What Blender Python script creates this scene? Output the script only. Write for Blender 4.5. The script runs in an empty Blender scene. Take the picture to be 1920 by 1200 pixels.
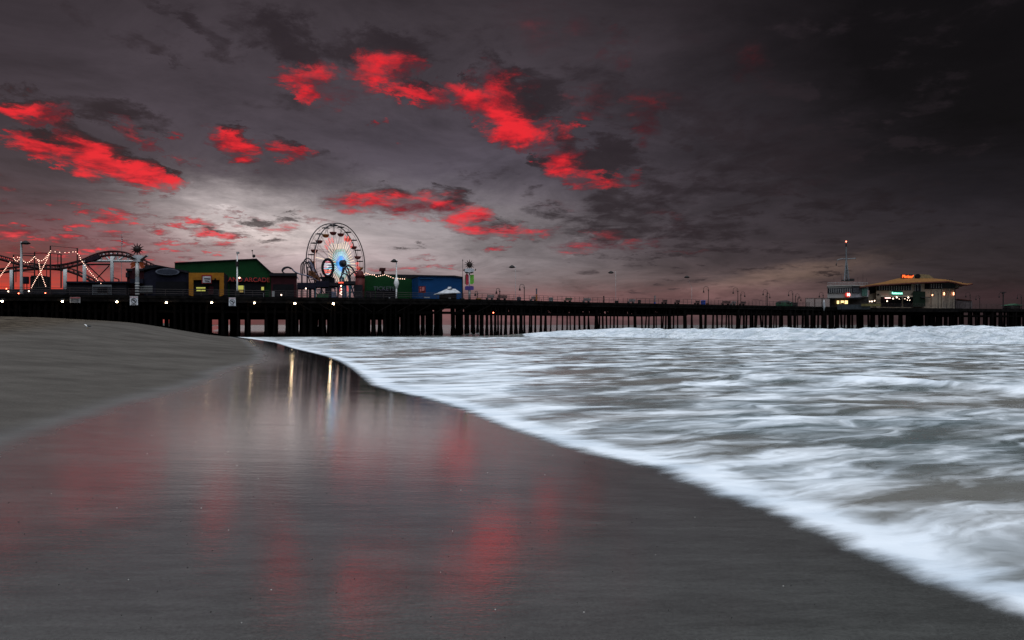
import bpy, math, random
import numpy as np
from mathutils import Vector, Matrix
random.seed(7); rng = np.random.RandomState(11)
scene = bpy.context.scene
COL = scene.collection
EYE = 1.8; FPX = 1280.0; HZ = 609.0      # eye height, focal length and horizon row measured on the photograph

# ------------------------------------------------------------------ camera
cam_d = bpy.data.cameras.new('camera'); cam = bpy.data.objects.new('camera', cam_d); COL.objects.link(cam)
cam.location = (0, 0, EYE); cam.rotation_euler = (math.radians(90), 0, 0)
cam_d.lens = 24; cam_d.sensor_width = 36; cam_d.shift_y = 9 / 1920
cam_d.clip_start = 0.1; cam_d.clip_end = 20000
scene.camera = cam
scene.render.resolution_x = 1024; scene.render.resolution_y = 640
scene.view_settings.view_transform = 'Standard'; scene.view_settings.look = 'None'
scene.view_settings.exposure = 0; scene.view_settings.gamma = 1

# ------------------------------------------------------------------ materials
def nn(nt, typ, **kw):
    n = nt.nodes.new(typ)
    for k, v in kw.items():
        if k.startswith('i_'):
            n.inputs[k[2:].replace('_', ' ')].default_value = v
        else: setattr(n, k, v)
    return n
class NB:
    def __init__(s, nt): s.nt = nt
    def L(s, a, b): s.nt.links.new(a, b)
    def put(s, sock, v):
        if isinstance(v, bpy.types.NodeSocket): s.L(v, sock)
        elif v is not None: sock.default_value = v
    def m(s, op, a, b=None, c=None, clamp=False):
        n = s.nt.nodes.new('ShaderNodeMath'); n.operation = op; n.use_clamp = clamp
        s.put(n.inputs[0], a); s.put(n.inputs[1], b); s.put(n.inputs[2], c); return n.outputs[0]
    def v(s, op, a, b=None, sc=None):
        n = s.nt.nodes.new('ShaderNodeVectorMath'); n.operation = op
        s.put(n.inputs[0], a); s.put(n.inputs[1], b)
        if sc is not None: s.put(n.inputs[3], sc)
        return n.outputs[1] if op in ('DOT_PRODUCT', 'LENGTH') else n.outputs[0]
    def comb(s, x, y, z=0.0):
        n = s.nt.nodes.new('ShaderNodeCombineXYZ'); s.put(n.inputs[0], x); s.put(n.inputs[1], y); s.put(n.inputs[2], z); return n.outputs[0]
    def mp(s, v, loc=(0, 0, 0), rot=0, sc=(1, 1, 1), typ='POINT'):
        n = s.nt.nodes.new('ShaderNodeMapping'); n.vector_type = typ; s.put(n.inputs[0], v)
        n.inputs[1].default_value = loc; n.inputs[2].default_value = (0, 0, rot); n.inputs[3].default_value = sc; return n.outputs[0]
    def st(s, v, ang, sx, sy, sz=1.0):
        return s.mp(v, (0, 0, 0), math.radians(ang), (1 / sx, 1 / sy, 1 / sz), 'TEXTURE')
    def noise(s, v, scale=1, detail=4, rough=.5, dist=0, col=False, dim='3D'):
        n = s.nt.nodes.new('ShaderNodeTexNoise'); n.noise_dimensions = dim; s.put(n.inputs['Vector'], v)
        n.inputs['Scale'].default_value = scale; n.inputs['Detail'].default_value = detail
        n.inputs['Roughness'].default_value = rough; n.inputs['Distortion'].default_value = dist
        return n.outputs['Color' if col else 'Fac']
    def ss(s, x, a, b, lo=0., hi=1., kind='SMOOTHSTEP'):
        n = s.nt.nodes.new('ShaderNodeMapRange'); n.interpolation_type = kind; s.put(n.inputs[0], x)
        n.inputs[1].default_value = a; n.inputs[2].default_value = b; n.inputs[3].default_value = lo; n.inputs[4].default_value = hi; return n.outputs[0]
    def mix(s, f, a, b, mode='MIX'):
        n = s.nt.nodes.new('ShaderNodeMix'); n.data_type = 'RGBA'; n.blend_type = mode
        s.put(n.inputs[0], f); s.put(n.inputs[6], a); s.put(n.inputs[7], b); return n.outputs[2]
    def attr(s, name):
        n = s.nt.nodes.new('ShaderNodeAttribute'); n.attribute_name = name; return n.outputs['Fac']
    def bump(s, h, strength, dist=1.0, normal=None):
        n = s.nt.nodes.new('ShaderNodeBump'); s.put(n.inputs['Height'], h); n.inputs['Strength'].default_value = strength
        n.inputs['Distance'].default_value = dist; s.put(n.inputs['Normal'], normal); return n.outputs[0]
def c4(c): return (c[0], c[1], c[2], 1.0)
MATS = {}
def mat(name, col, rough=.8, metal=0., var=.25, scale=1.5, bump=.15):
    if name in MATS: return MATS[name]
    m = bpy.data.materials.new(name); m.use_nodes = True; nt = m.node_tree; b = NB(nt)
    p = nt.nodes['Principled BSDF']; tc = nn(nt, 'ShaderNodeTexCoord')
    f = b.noise(tc.outputs['Object'], scale, 6, .6)
    dark = tuple(x * (1 - var) for x in col); lite = tuple(min(1, x * (1 + var)) for x in col)
    b.L(b.mix(b.ss(f, .3, .7), c4(dark), c4(lite)), p.inputs['Base Color'])
    p.inputs['Roughness'].default_value = rough; p.inputs['Metallic'].default_value = metal; p.inputs['Specular IOR Level'].default_value = .12
    if bump: b.L(b.bump(f, bump, .05), p.inputs['Normal'])
    MATS[name] = m; return m
def emit(name, col, strength):
    if name in MATS: return MATS[name]
    m = bpy.data.materials.new(name); m.use_nodes = True; nt = m.node_tree
    p = nt.nodes['Principled BSDF']; p.inputs['Base Color'].default_value = c4([min(1, x) * .5 for x in col])
    p.inputs['Emission Color'].default_value = c4(col); p.inputs['Emission Strength'].default_value = strength
    MATS[name] = m; return m

# ------------------------------------------------------------------ mesh builder
class MB:
    def __init__(s): s.v = []; s.f = []; s.mi = []; s.cur = 0
    def face(s, idx): s.f.append(tuple(idx)); s.mi.append(s.cur)
    def box(s, c, size, rz=0):
        x, y, z = [k / 2 for k in size]; o = len(s.v); cr, sr = math.cos(rz), math.sin(rz)
        for dz in (-z, z):
            for dx, dy in ((-x, -y), (x, -y), (x, y), (-x, y)):
                s.v.append((c[0] + dx * cr - dy * sr, c[1] + dx * sr + dy * cr, c[2] + dz))
        for f in ((3, 2, 1, 0), (4, 5, 6, 7), (0, 1, 5, 4), (1, 2, 6, 5), (2, 3, 7, 6), (3, 0, 4, 7)): s.face([o + i for i in f])
        return s
    def prism(s, A, B):
        """closed solid between two equal-length loops"""
        o = len(s.v); n = len(A); s.v += [tuple(p) for p in A] + [tuple(p) for p in B]
        s.face(range(o, o + n)); s.face([o + n + i for i in reversed(range(n))])
        for i in range(n):
            j = (i + 1) % n; s.face((o + j, o + i, o + n + i, o + n + j))
        return s
    def tube(s, pts, r, k=6, closed=False, caps=True):
        pts = [Vector(p) for p in pts]; n = len(pts); o = len(s.v)
        rs = r if isinstance(r, (list, tuple)) else [r] * n
        ref = None
        for i, p in enumerate(pts):
            if closed: t = pts[(i + 1) % n] - pts[i - 1]
            else: t = pts[min(i + 1, n - 1)] - pts[max(i - 1, 0)]
            if t.length < 1e-9: t = Vector((0, 0, 1))
            t.normalize()
            if ref is None:
                ref = Vector((0, 0, 1)) if abs(t.z) < .9 else Vector((1, 0, 0))
            a = ref - t * ref.dot(t)
            if a.length < 1e-4: a = t.orthogonal()
            a.normalize(); ref = a; b = t.cross(a)
            for j in range(k):
                an = 2 * math.pi * j / k
                s.v.append(tuple(p + (a * math.cos(an) + b * math.sin(an)) * rs[i]))
        for i in range(n if closed else n - 1):
            i2 = (i + 1) % n
            for j in range(k):
                j2 = (j + 1) % k
                s.face((o + i * k + j, o + i * k + j2, o + i2 * k + j2, o + i2 * k + j))
        if caps and not closed:
            s.face([o + j for j in reversed(range(k))]); s.face([o + (n - 1) * k + j for j in range(k)])
        return s
    def sphere(s, c, r, k=8, sq=1.0, half=False):
        o = len(s.v); rows = k // 2 + 1; R = []
        for i in range(rows + 1):
            th = math.pi * i / rows
            if half and th < math.pi / 2: th = math.pi / 2
            ring = []
            for j in range(k):
                ph = 2 * math.pi * j / k; ring.append(len(s.v))
                s.v.append((c[0] + r * math.sin(th) * math.cos(ph), c[1] + r * math.sin(th) * math.sin(ph), c[2] + r * math.cos(th) * sq))
            R.append(ring)
        for i in range(rows):
            for j in range(k): s.face((R[i][j], R[i + 1][j], R[i + 1][(j + 1) % k], R[i][(j + 1) % k]))
        return s
    def build(s, name, mats, parent=None, smooth=False):
        me = bpy.data.meshes.new(name)
        off = parent.matrix_world.translation if parent is not None else Vector((0, 0, 0))
        if parent is not None:
            off = Vector(parent.location)
            if parent.parent is not None: off = off + Vector(parent.parent.location)
        me.from_pydata([(a - off[0], b - off[1], c - off[2]) for a, b, c in s.v], [], s.f)
        mats = mats if isinstance(mats, (list, tuple)) else [mats]
        for m in mats: me.materials.append(m)
        if len(mats) > 1: me.polygons.foreach_set('material_index', s.mi)
        if smooth: me.polygons.foreach_set('use_smooth', [True] * len(me.polygons))
        me.update()
        o = bpy.data.objects.new(name, me); COL.objects.link(o)
        if parent is not None: o.parent = parent
        return o
def tag(o, label=None, cat=None, group=None, kind=None):
    if label: o['label'] = label
    if cat: o['category'] = cat
    if group: o['group'] = group
    if kind: o['kind'] = kind
    return o
def thing(name, loc, label, cat, group=None):
    o = bpy.data.objects.new(name, None); COL.objects.link(o); o.location = loc; o.empty_display_size = .5
    return tag(o, label, cat, group)
def copy_tree(o, loc=None, parent=None, sc=None, rz=None):
    c = o.copy(); COL.objects.link(c); c.parent = parent
    if loc is not None: c.location = loc
    if sc is not None: c.scale = (sc, sc, sc)
    if rz is not None: c.rotation_euler = (0, 0, rz)
    for ch in [x for x in bpy.data.objects if x.parent is o]: copy_tree(ch, None, c)
    return c
def text_mesh(name, body, size, loc, rz, material, parent, extrude=.02, align='CENTER', shear=0, off=0.0):
    cu = bpy.data.curves.new(name, 'FONT'); cu.body = body; cu.size = size; cu.extrude = extrude
    cu.align_x = align; cu.align_y = 'CENTER'; cu.shear = shear; cu.offset = off
    t = bpy.data.objects.new(name, cu); COL.objects.link(t); bpy.context.view_layer.update()
    me = bpy.data.meshes.new_from_object(t.evaluated_get(bpy.context.evaluated_depsgraph_get()))
    bpy.data.objects.remove(t); bpy.data.curves.remove(cu)
    me.materials.clear(); me.materials.append(material); me.name = name
    o = bpy.data.objects.new(name, me); COL.objects.link(o)
    off3 = Vector(parent.location) if parent else Vector((0, 0, 0))
    if parent: 
        o.parent = parent
        if parent.parent: off3 = off3 + Vector(parent.parent.location)
    o.location = Vector(loc) - off3; o.rotation_euler = (math.radians(90), 0, rz)
    return o

# ------------------------------------------------------------------ terrain functions (shoreline measured, in metres)
def ground_hit(px, py, z=0.0):
    Y = (EYE - z) * FPX / (py - HZ); return ((px - 960) / FPX * Y, Y)
SH = [(426,630),(470,635.5),(512,642),(546,653),(608,668),(634,678),(666,699),(690,722),(725,733),(785,746),(856,767),(895,785),(960,809),(1035,835),
      (1135,862),(1210,876),(1260,900),(1335,930),(1410,957),(1485,985),(1560,1025),(1635,1062),(1710,1092),(1810,1130),(1920,1168)]
sp = sorted([(ground_hit(*p)[1], ground_hit(*p)[0]) for p in SH])
SY = np.array([-30, -4, 0] + [p[0] for p in sp] + [140, 200, 400, 3000]); SX = np.array([14, 6.2, 4.3] + [p[1] for p in sp] + [-60, -88, -170, -1300])
def Xs(Y): return np.interp(Y, SY, SX)
def plane(X, Y): return .22 - .043 * X - .022 * Y
ty = np.linspace(-30, 400, 1200); tz = plane(Xs(ty), ty)
kk = np.exp(-np.linspace(-2.5, 2.5, 51) ** 2); kk /= kk.sum()
tz = np.convolve(np.pad(tz, 25, 'edge'), kk, 'valid')
WB = [(460,642),(496,668),(491,683),(413,701),(393,714),(336,735),(258,756),(181,781),(103,807),(0,849),(-120,905)]
wp = []
for x, y in WB:
    gz = (y - HZ) / FPX; gx = (x - 960) / FPX; Y = 1.58 / (gz - .043 * gx - .022); wp.append((Y, gx * Y))
wp = sorted(wp)
WY = np.array([-30, 2] + [p[0] for p in wp] + [110, 200, 3000]); WX = np.array([-9, -7.5] + [p[1] for p in wp] + [-46, -92, -1304])
def Xw(Y): return np.interp(Y, WY, WX)
def sstep(x, a, b):
    t = np.clip((x - a) / (b - a), 0, 1); return t * t * (3 - 2 * t)
def vnoise(X, Y, f, seed):
    r = np.random.RandomState(seed); o = np.zeros_like(X, dtype=float)
    for k in range(9):
        a = r.uniform(0, 2 * math.pi); w = f * r.uniform(.55, 1.8); ph = r.uniform(0, 6.28)
        o += np.sin((X * math.cos(a) + Y * math.sin(a)) * w + ph + 1.3 * np.sin((X * math.sin(a * 2) - Y * math.cos(a * 2)) * w * .7 + ph * 2))
    return o / 5.0
def sandz(X, Y):
    X = np.asarray(X, float); Y = np.asarray(Y, float)
    z = plane(X, np.minimum(Y, 400)) - np.interp(Y, ty, tz)
    d = (X - Xs(Y)) * .9
    b = (Xw(Y) - X) * .9
    z = np.where(d > 0, np.maximum(-.048 * d, -1.5), z)
    inl = np.maximum(-d, 0)
    z = np.where(d <= 0, np.minimum(z, .048 * inl + .02), z)
    A = .25 + 1.25 * sstep(Y, 18, 70)
    g = A * sstep(b, -.5, 15)
    z = z + g
    z = np.where(b > 2, z + .012 * vnoise(X, Y, 1.1, 5) * sstep(b, 2, 10), z)
    # the dry berm is footprinted
    z = z + .03 * vnoise(X, Y, 4.0, 9) * sstep(b, 12, 20) + .05 * vnoise(X, Y, .5, 19) * sstep(b, 12, 24)
    return np.minimum(z, 2.62 + .02 * vnoise(X, Y, .4, 3))

def grid_obj(name, X, Y, Z, material, keep=None, attrs=None):
    ny, nx = X.shape; me = bpy.data.meshes.new(name)
    idx = np.arange(nx * ny).reshape(ny, nx)
    q = np.stack([idx[:-1, :-1], idx[:-1, 1:], idx[1:, 1:], idx[1:, :-1]], -1).reshape(-1, 4)
    if keep is not None:
        kq = keep[:-1, :-1] | keep[:-1, 1:] | keep[1:, 1:] | keep[1:, :-1]; q = q[kq.reshape(-1)]
    used = np.unique(q); re = np.full(nx * ny, -1); re[used] = np.arange(len(used)); q = re[q]
    V = np.stack([X, Y, Z], -1).reshape(-1, 3)[used]
    me.vertices.add(len(V)); me.vertices.foreach_set('co', V.astype(np.float32).ravel())
    me.loops.add(q.size); me.loops.foreach_set('vertex_index', q.astype(np.int32).ravel())
    me.polygons.add(len(q)); me.polygons.foreach_set('loop_start', (np.arange(len(q)) * 4).astype(np.int32))
    me.polygons.foreach_set('use_smooth', np.ones(len(q), bool))
    me.update(calc_edges=True)
    for k, a in (attrs or {}).items():
        at = me.attributes.new(k, 'FLOAT', 'POINT'); at.data.foreach_set('value', a.reshape(-1)[used].astype(np.float32))
    me.materials.append(material); me.validate()
    o = bpy.data.objects.new(name, me); COL.objects.link(o); return o

def rows(y0, f, far):
    ys = [y0]
    while ys[-1] < far:
        y = ys[-1]; ys.append(y + max(.05, f * abs(y)) * (1 if y < 170 else 1 + (y - 170) * .02))
    return np.array(ys)
# ---- beach sheet (runs under the sea as its bed)
ys = rows(-6, .010, 6000); us = np.linspace(-1.45, 1.3, 420)
GX = (np.abs(ys)[:, None] + 8) * us[None, :]; GY = np.repeat(ys[:, None], len(us), 1)
GZ = sandz(GX, GY)
gb = (Xw(GY) - GX) * .9; gd = (GX - Xs(GY)) * .9
sm = bpy.data.materials.new('wet_sand'); sm.use_nodes = True; b = NB(sm.node_tree); P = sm.node_tree.nodes['Principled BSDF']
tc = nn(sm.node_tree, 'ShaderNodeTexCoord').outputs['Object']
inland = b.attr('inland'); swash = b.attr('swash')
edge_n = b.m('MULTIPLY', b.m('SUBTRACT', b.noise(tc, .35, 5, .6), .5), 1.0)
wet = b.ss(b.m('ADD', inland, edge_n), -.3, .9, 1, 0)
rough_zone = b.ss(inland, 11, 15)
grain = b.noise(tc, 150, 4, .75); grain2 = b.noise(tc, 38, 4, .6)
blot = b.noise(b.mp(tc, sc=(.5, 1.6, 1), rot=.12), 1.3, 5, .6)
wetc = b.mix(b.ss(blot, .3, .7), (.086, .086, .080, 1), (.120, .121, .113, 1))
wetc = b.mix(b.ss(grain, .25, .8), b.mix(.6, wetc, (.02, .02, .02, 1)), wetc)
gw = b.m('MULTIPLY', b.ss(b.noise(tc, 48, 5, .85), .30, .70, .62, 1.38, 'LINEAR'), b.ss(b.noise(b.st(tc, 9, 2.2, 11), 1.0, 6, .75), .30, .70, .78, 1.22, 'LINEAR'))
wetc = b.mix(1.0, wetc, b.comb(gw, gw, gw), 'MULTIPLY')
dryc = b.mix(b.ss(b.noise(tc, .25, 5, .6), .3, .7), (.066, .059, .053, 1), (.102, .092, .082, 1))
dryc = b.mix(b.ss(grain2, .3, .7), b.mix(.25, dryc, (.03, .025, .02, 1)), dryc)
dryc = b.mix(b.m('MULTIPLY', rough_zone, .85), dryc, b.mix(b.ss(b.noise(tc, 1.2, 5, .7), .35, .65), (.030, .022, .015, 1), (.13, .105, .08, 1)))
gd_ = b.m('MULTIPLY', b.ss(b.noise(tc, 30, 5, .85), .3, .7, .75, 1.25, 'LINEAR'), b.ss(b.noise(b.st(tc, -20, .5, 1.6), 1.0, 6, .7), .3, .7, .84, 1.16, 'LINEAR'))
dryc = b.mix(1.0, dryc, b.comb(gd_, gd_, gd_), 'MULTIPLY')
b.L(b.mix(wet, dryc, b.mix(b.attr('film'), wetc, (.022, .020, .019, 1))), P.inputs['Base Color'])
rip = b.noise(b.st(tc, 7, 1.0, 6.0), 2.2, 6, .6, .5)
rip2 = b.noise(b.st(tc, 10, 4.0, 20.0), 3.5, 4, .6, .3)
rip3 = b.noise(b.mp(tc, rot=.3, sc=(1.4, 3.0, 1)), 16, 3, .6)
film = b.attr('film')
rgh = b.m('ADD', b.ss(blot, .35, .7, .05, .095), b.m('ADD', b.m('MULTIPLY', film, -.045), b.ss(inland, -4.2, .4, 0, .17)))
b.L(b.mix(wet, (.9, .9, .9, 1), rgh), P.inputs['Roughness'])
b.L(b.ss(wet, 0, 1, 1.4, 2.1), P.inputs['IOR'])
P.inputs['Specular IOR Level'].default_value = .5
b.L(b.m('MULTIPLY', wet, .7), P.inputs['Specular IOR Level'])
h = b.m('ADD', b.m('MULTIPLY', rip, .0010), b.m('MULTIPLY', rip2, .00016))
h = b.m('ADD', h, b.m('MULTIPLY', b.m('MULTIPLY', rip3, .00016), b.ss(film, 0, 1, 1, .3)))
h = b.m('ADD', h, b.m('MULTIPLY', b.m('MULTIPLY', b.noise(tc, 5, 5, .65), b.m('SUBTRACT', 1.0, wet)), .030))
h = b.m('ADD', h, b.m('MULTIPLY', b.noise(tc, 30, 3, .6), b.ss(film, 0, 1, .0007, .0)))
rip4 = b.noise(b.st(tc, 6, .35, 1.5), 1.0, 6, .66, .5)
h = b.m('ADD', h, b.m('MULTIPLY', rip4, .0026))
h = b.m('ADD', h, b.m('MULTIPLY', grain, b.ss(film, 0, 1, .00013, .00001)))
h = b.m('ADD', h, b.m('MULTIPLY', b.m('MULTIPLY', b.noise(tc, 3.2, 6, .7), rough_zone), .30))
nb_ = b.bump(h, 1.0, 1.0); b.L(nb_, P.inputs['Normal']); b.L(nb_, P.inputs['Coat Normal'])
b.L(b.m('MULTIPLY', wet, b.ss(inland, -3.6, -.2, .9, 0)), P.inputs['Coat Weight']); P.inputs['Coat Roughness'].default_value = .07; P.inputs['Coat IOR'].default_value = 1.5
filmv = sstep(GY, 9, 26) * sstep(-gb, -.2, 2.0)
beach = grid_obj('beach', GX, GY, GZ, sm, None, {'inland': gb, 'swash': gd, 'film': filmv})
tag(beach, 'smooth wet grey sand sloping down to the water, paler and drier on the left', 'beach', kind='structure')

# ---- sea
ys = rows(1.2, .0065, 9000); us = np.linspace(-1.0, 1.35, 460)
X = (ys[:, None] + 3) * us[None, :]; Y = np.repeat(ys[:, None], len(us), 1)
d = (X - Xs(Y)) * .9
WX_ = [-4, 5, 18.8, 22.3, 29, 38.4, 46, 60, 90, 200]; WY_ = [112, 103, 97, 89, 83, 76, 64, 54, 44, 34]
Yb = np.interp(X, WX_, WY_) + 1.2 * vnoise(X, Y * 0, .35, 21)
Hh = np.interp(X, [-3, 3, 9, 20, 40, 60], [0, .35, .85, 1.2, 1.36, 1.45])
p = Y - Yb
lump = 1.06 + .14 * vnoise(X, Y * .2, .45, 31) + .10 * vnoise(X, Y * .4, 1.5, 33)
prof = sstep(p, 0, 5.5) * (1 - sstep(p, 6.5, 19))
Zw = Hh * prof * lump
zfall = Hh * .09 * vnoise(X, Y * 1.4, 2.2, 35) * sstep(p, 0, 2) * (1 - sstep(p, 9, 14))
Z = Zw + zfall
open_amp = sstep(d, .8, 6)
Z += open_amp * (.035 * vnoise(X, Y * 1.7, .9, 41) + .02 * vnoise(X, Y * 2.5, 2.6, 43)) * (1 - sstep(Y, 150, 400))
# a small second breaker close in on the right
rY = np.interp(X, [3, 7.5, 12, 13, 20, 60], [26, 22.5, 20.8, 18.5, 16, 12]) + .5 * vnoise(X, Y * 0, .8, 51)
pr = Y - rY; rid = np.exp(-(pr / 1.1) ** 2) * sstep(X, 4, 8)
Z += .20 * rid - .10 * np.exp(-((pr - 2.2) / 1.2) ** 2) * sstep(X, 6, 9)
sz = sandz(X, Y)
lip = .012 + .02 * sstep(d, 0, .5)
Z = np.maximum(Z, sz + lip) if True else Z
Z = np.where(d < 1.0, np.minimum(Z, sz + lip + .05 * sstep(d, 0, 1)) , Z)
foam = 1.15 * (1 - sstep(d, .05, 1.9))
foam = np.maximum(foam, .60 * (1 - sstep(d, 1, 6)))
foam = np.maximum(foam, .70 * np.exp(-((X + 2) / 6.5) ** 2) * sstep(Y, 13, 18) * (1 - sstep(Y, 34, 60)) + 0)
foam = np.maximum(foam, .46 - .12 * sstep(X, 2, 6) * (1 - sstep(Y, 9, 16)))
foam = np.maximum(foam, .75 * np.exp(-((pr + .2) / 1.5) ** 2) * sstep(X, 3, 8))
foam = foam - .42 * np.exp(-((pr - 1.6) / .8) ** 2) * sstep(X, 6, 9)
foam = np.maximum(foam, .52 * sstep(Y, 35, 50))
foam = np.maximum(foam, 1.25 * sstep(p, -.8, .5) * (1 - sstep(p, 7.5, 11)) * sstep(X, -2, 5))
foam = foam - .34 * np.exp(-((p + 3.2) / 2.2) ** 2) * sstep(X, 0, 8)
foam = np.where(p > 11, foam * (1 - sstep(p, 11, 14) * .9), foam)
foam = np.where((X < 2) & (Y > 92), foam * (1 - sstep(Y, 97, 103) * (1 - sstep(X, -30, -12) * 0)), foam)
wavea = sstep(p, -.5, .5) * (1 - sstep(p, 9, 12)) * sstep(X, -2, 4)
wm = bpy.data.materials.new('sea_water'); wm.use_nodes = True; nt = wm.node_tree; b = NB(nt); P = nt.nodes['Principled BSDF']
tc = nn(nt, 'ShaderNodeTexCoord').outputs['Object']; fa = b.attr('foam'); sh = b.attr('shore'); wv = b.attr('breaker')
warp = b.v('SCALE', b.v('SUBTRACT', b.noise(b.mp(tc, sc=(.7, .7, .7)), 1, 4, .5, col=True), (.5, .5, .5)), None, 1.1)
tw = b.v('ADD', tc, warp)
v1 = b.noise(b.st(tw, 20, .42, 1.05), 1.0, 5, .52, .6)
v2 = b.noise(b.st(tc, 20, .15, .32), 1.0, 3, .5, .4)
v3 = b.noise(b.st(tw, 24, .50, 3.0), 1.0, 5, .5, .5)
v4 = b.noise(b.st(tw, 12, .30, .42), 1.0, 6, .62, .8)
sy = nn(nt, 'ShaderNodeSeparateXYZ'); b.L(tc, sy.inputs[0])
nearw = b.ss(sy.outputs[1], 8, 22, 1, 0)
F = b.m('ADD', fa, b.m('MULTIPLY', b.m('SUBTRACT', v1, .5), 1.25))
F = b.m('ADD', F, b.m('MULTIPLY', b.m('SUBTRACT', v2, .5), .8))
F = b.m('ADD', F, b.m('MULTIPLY', b.m('MULTIPLY', b.m('SUBTRACT', v3, .5), 1.0), nearw))
F = b.m('ADD', F, b.m('MULTIPLY', b.m('MULTIPLY', b.m('SUBTRACT', v4, .5), 1.3), b.m('SUBTRACT', 1.0, nearw)))
ff = b.ss(F, .20, .90)
spray_folds = b.noise(b.mp(tc, rot=.1, sc=(.6, .6, 3.0)), 1.2, 6, .65, .6)
wcol = b.mix(b.ss(v2, .3, .7), (.155, .150, .135, 1), (.085, .110, .112, 1))
fcol = b.mix(b.ss(v1, .3, .7), (.52, .58, .64, 1), (.78, .82, .86, 1))
fcol = b.mix(b.m('MULTIPLY', wv, b.ss(spray_folds, .36, .52, .55, 0)), fcol, (.30, .36, .37, 1))  # shade in the breaker's folds put into the foam colour
b.L(b.mix(ff, wcol, fcol), P.inputs['Base Color'])
b.L(b.ss(ff, 0, 1, .22, .9, 'LINEAR'), P.inputs['Roughness']); P.inputs['IOR'].default_value = 1.33
b.L(b.ss(ff, 0, 1, .5, .1, 'LINEAR'), P.inputs['Specular IOR Level'])
hh = b.m('ADD', b.m('MULTIPLY', v1, .05), b.m('MULTIPLY', v3, .012))
hh = b.m('ADD', hh, b.m('MULTIPLY', v4, .07))
hh = b.m('ADD', hh, b.m('MULTIPLY', b.m('MULTIPLY', spray_folds, wv), .9))
b.L(b.bump(hh, .8, 1.0), P.inputs['Normal'])
al = b.m('ADD', sh, b.m('MULTIPLY', b.m('SUBTRACT', b.noise(b.st(tc, 22, .8, 2.4), 1.3, 7, .62), .5), .55))
alpha = b.ss(al, -.02, .38)
b.L(alpha, P.inputs['Alpha'])
sea = grid_obj('sea', X, Y, Z, wm, d > -.6, {'foam': foam, 'shore': d, 'breaker': wavea})
tag(sea, 'silky long exposure surf with white foam streaks and a breaker in front of the pier', 'sea', kind='structure')
# ------------------------------------------------------------------ sky
def ang(px, py):
    gx = (px - 960) / FPX; az = math.atan(gx); el = math.atan((HZ - py) / FPX / math.hypot(1, gx)); return az * 1000, el * 1000
world = bpy.data.worlds.new('World'); scene.world = world; world.use_nodes = True; nt = world.node_tree; b = NB(nt)
bg = nt.nodes['Background']
g = nn(nt, 'ShaderNodeTexCoord').outputs['Generated']; sep = nn(nt, 'ShaderNodeSeparateXYZ'); b.L(g, sep.inputs[0])
dx, dy, dz = sep.outputs
A = b.m('MULTIPLY', b.m('ARCTAN2', dx, dy), 1000.0); E = b.m('MULTIPLY', b.m('ARCSINE', dz), 1000.0)
hz = b.m('ADD', b.m('MAXIMUM', dz, 0.0), .16)
pl = b.comb(b.m('DIVIDE', dx, hz), b.m('DIVIDE', dy, hz), 0.0)
nA = b.noise(pl, 4.6, 8, .70, .25, col=True)
nB = b.noise(b.v('ADD', pl, (7.3, 2.1, 0)), 8.0, 7, .64, .35)
low = b.ss(E, 20, 380, .28, 1)
wp_ = b.v('MULTIPLY', b.v('SUBTRACT', nA, (.5, .5, .5)), b.comb(b.m('MULTIPLY', low, 170.0), b.m('MULTIPLY', low, 125.0), 0.0))
AE = b.comb(A, E, 0.0)
Q = b.v('ADD', AE, wp_)
def quad(vec):
    sp_ = nn(nt, 'ShaderNodeSeparateXYZ'); b.L(b.v('SCALE', vec, None, .01), sp_.inputs[0]); x, y = sp_.outputs[0], sp_.outputs[1]
    return b.comb(b.m('MULTIPLY', x, x), b.m('MULTIPLY', x, y), b.m('MULTIPLY', y, y)), b.comb(x, y, 1.0)
def ellipse(qv, x, y, rx, ry, rot=0, st=1.0, base=1.0):
    """base - st * (normalised distance)^2 of an ellipse, written as a quadratic form in azimuth and elevation"""
    a, e = ang(x, y); s = math.cos(a / 1000); k = 10 / FPX; a /= 100; e /= 100
    t = math.radians(-rot); c, n = math.cos(t), math.sin(t); rx = rx * k * s * s; ry = ry * k * s
    p1, q1 = c / rx, n / rx; p2, q2 = -n / ry, c / ry
    r1 = -(p1 * a + q1 * e); r2 = -(p2 * a + q2 * e)
    u = (p1 * p1 + p2 * p2, 2 * (p1 * q1 + p2 * q2), q1 * q1 + q2 * q2)
    w = (2 * (p1 * r1 + p2 * r2), 2 * (q1 * r1 + q2 * r2), r1 * r1 + r2 * r2)
    return b.m('ADD', b.v('DOT_PRODUCT', qv[0], tuple(-st * i for i in u)),
               b.v('DOT_PRODUCT', qv[1], (-st * w[0], -st * w[1], base - st * w[2])))
QQ = quad(Q)
def blobs(lst, base=0.0):
    acc = None
    for bl in lst:
        rot = bl[4] if len(bl) > 4 else 0; st = bl[5] if len(bl) > 5 else 1
        v = ellipse(QQ, *bl[:4], rot, st, st)
        acc = v if acc is None else b.m('MAXIMUM', acc, v)
    return b.m('MAXIMUM', acc, base)
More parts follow.
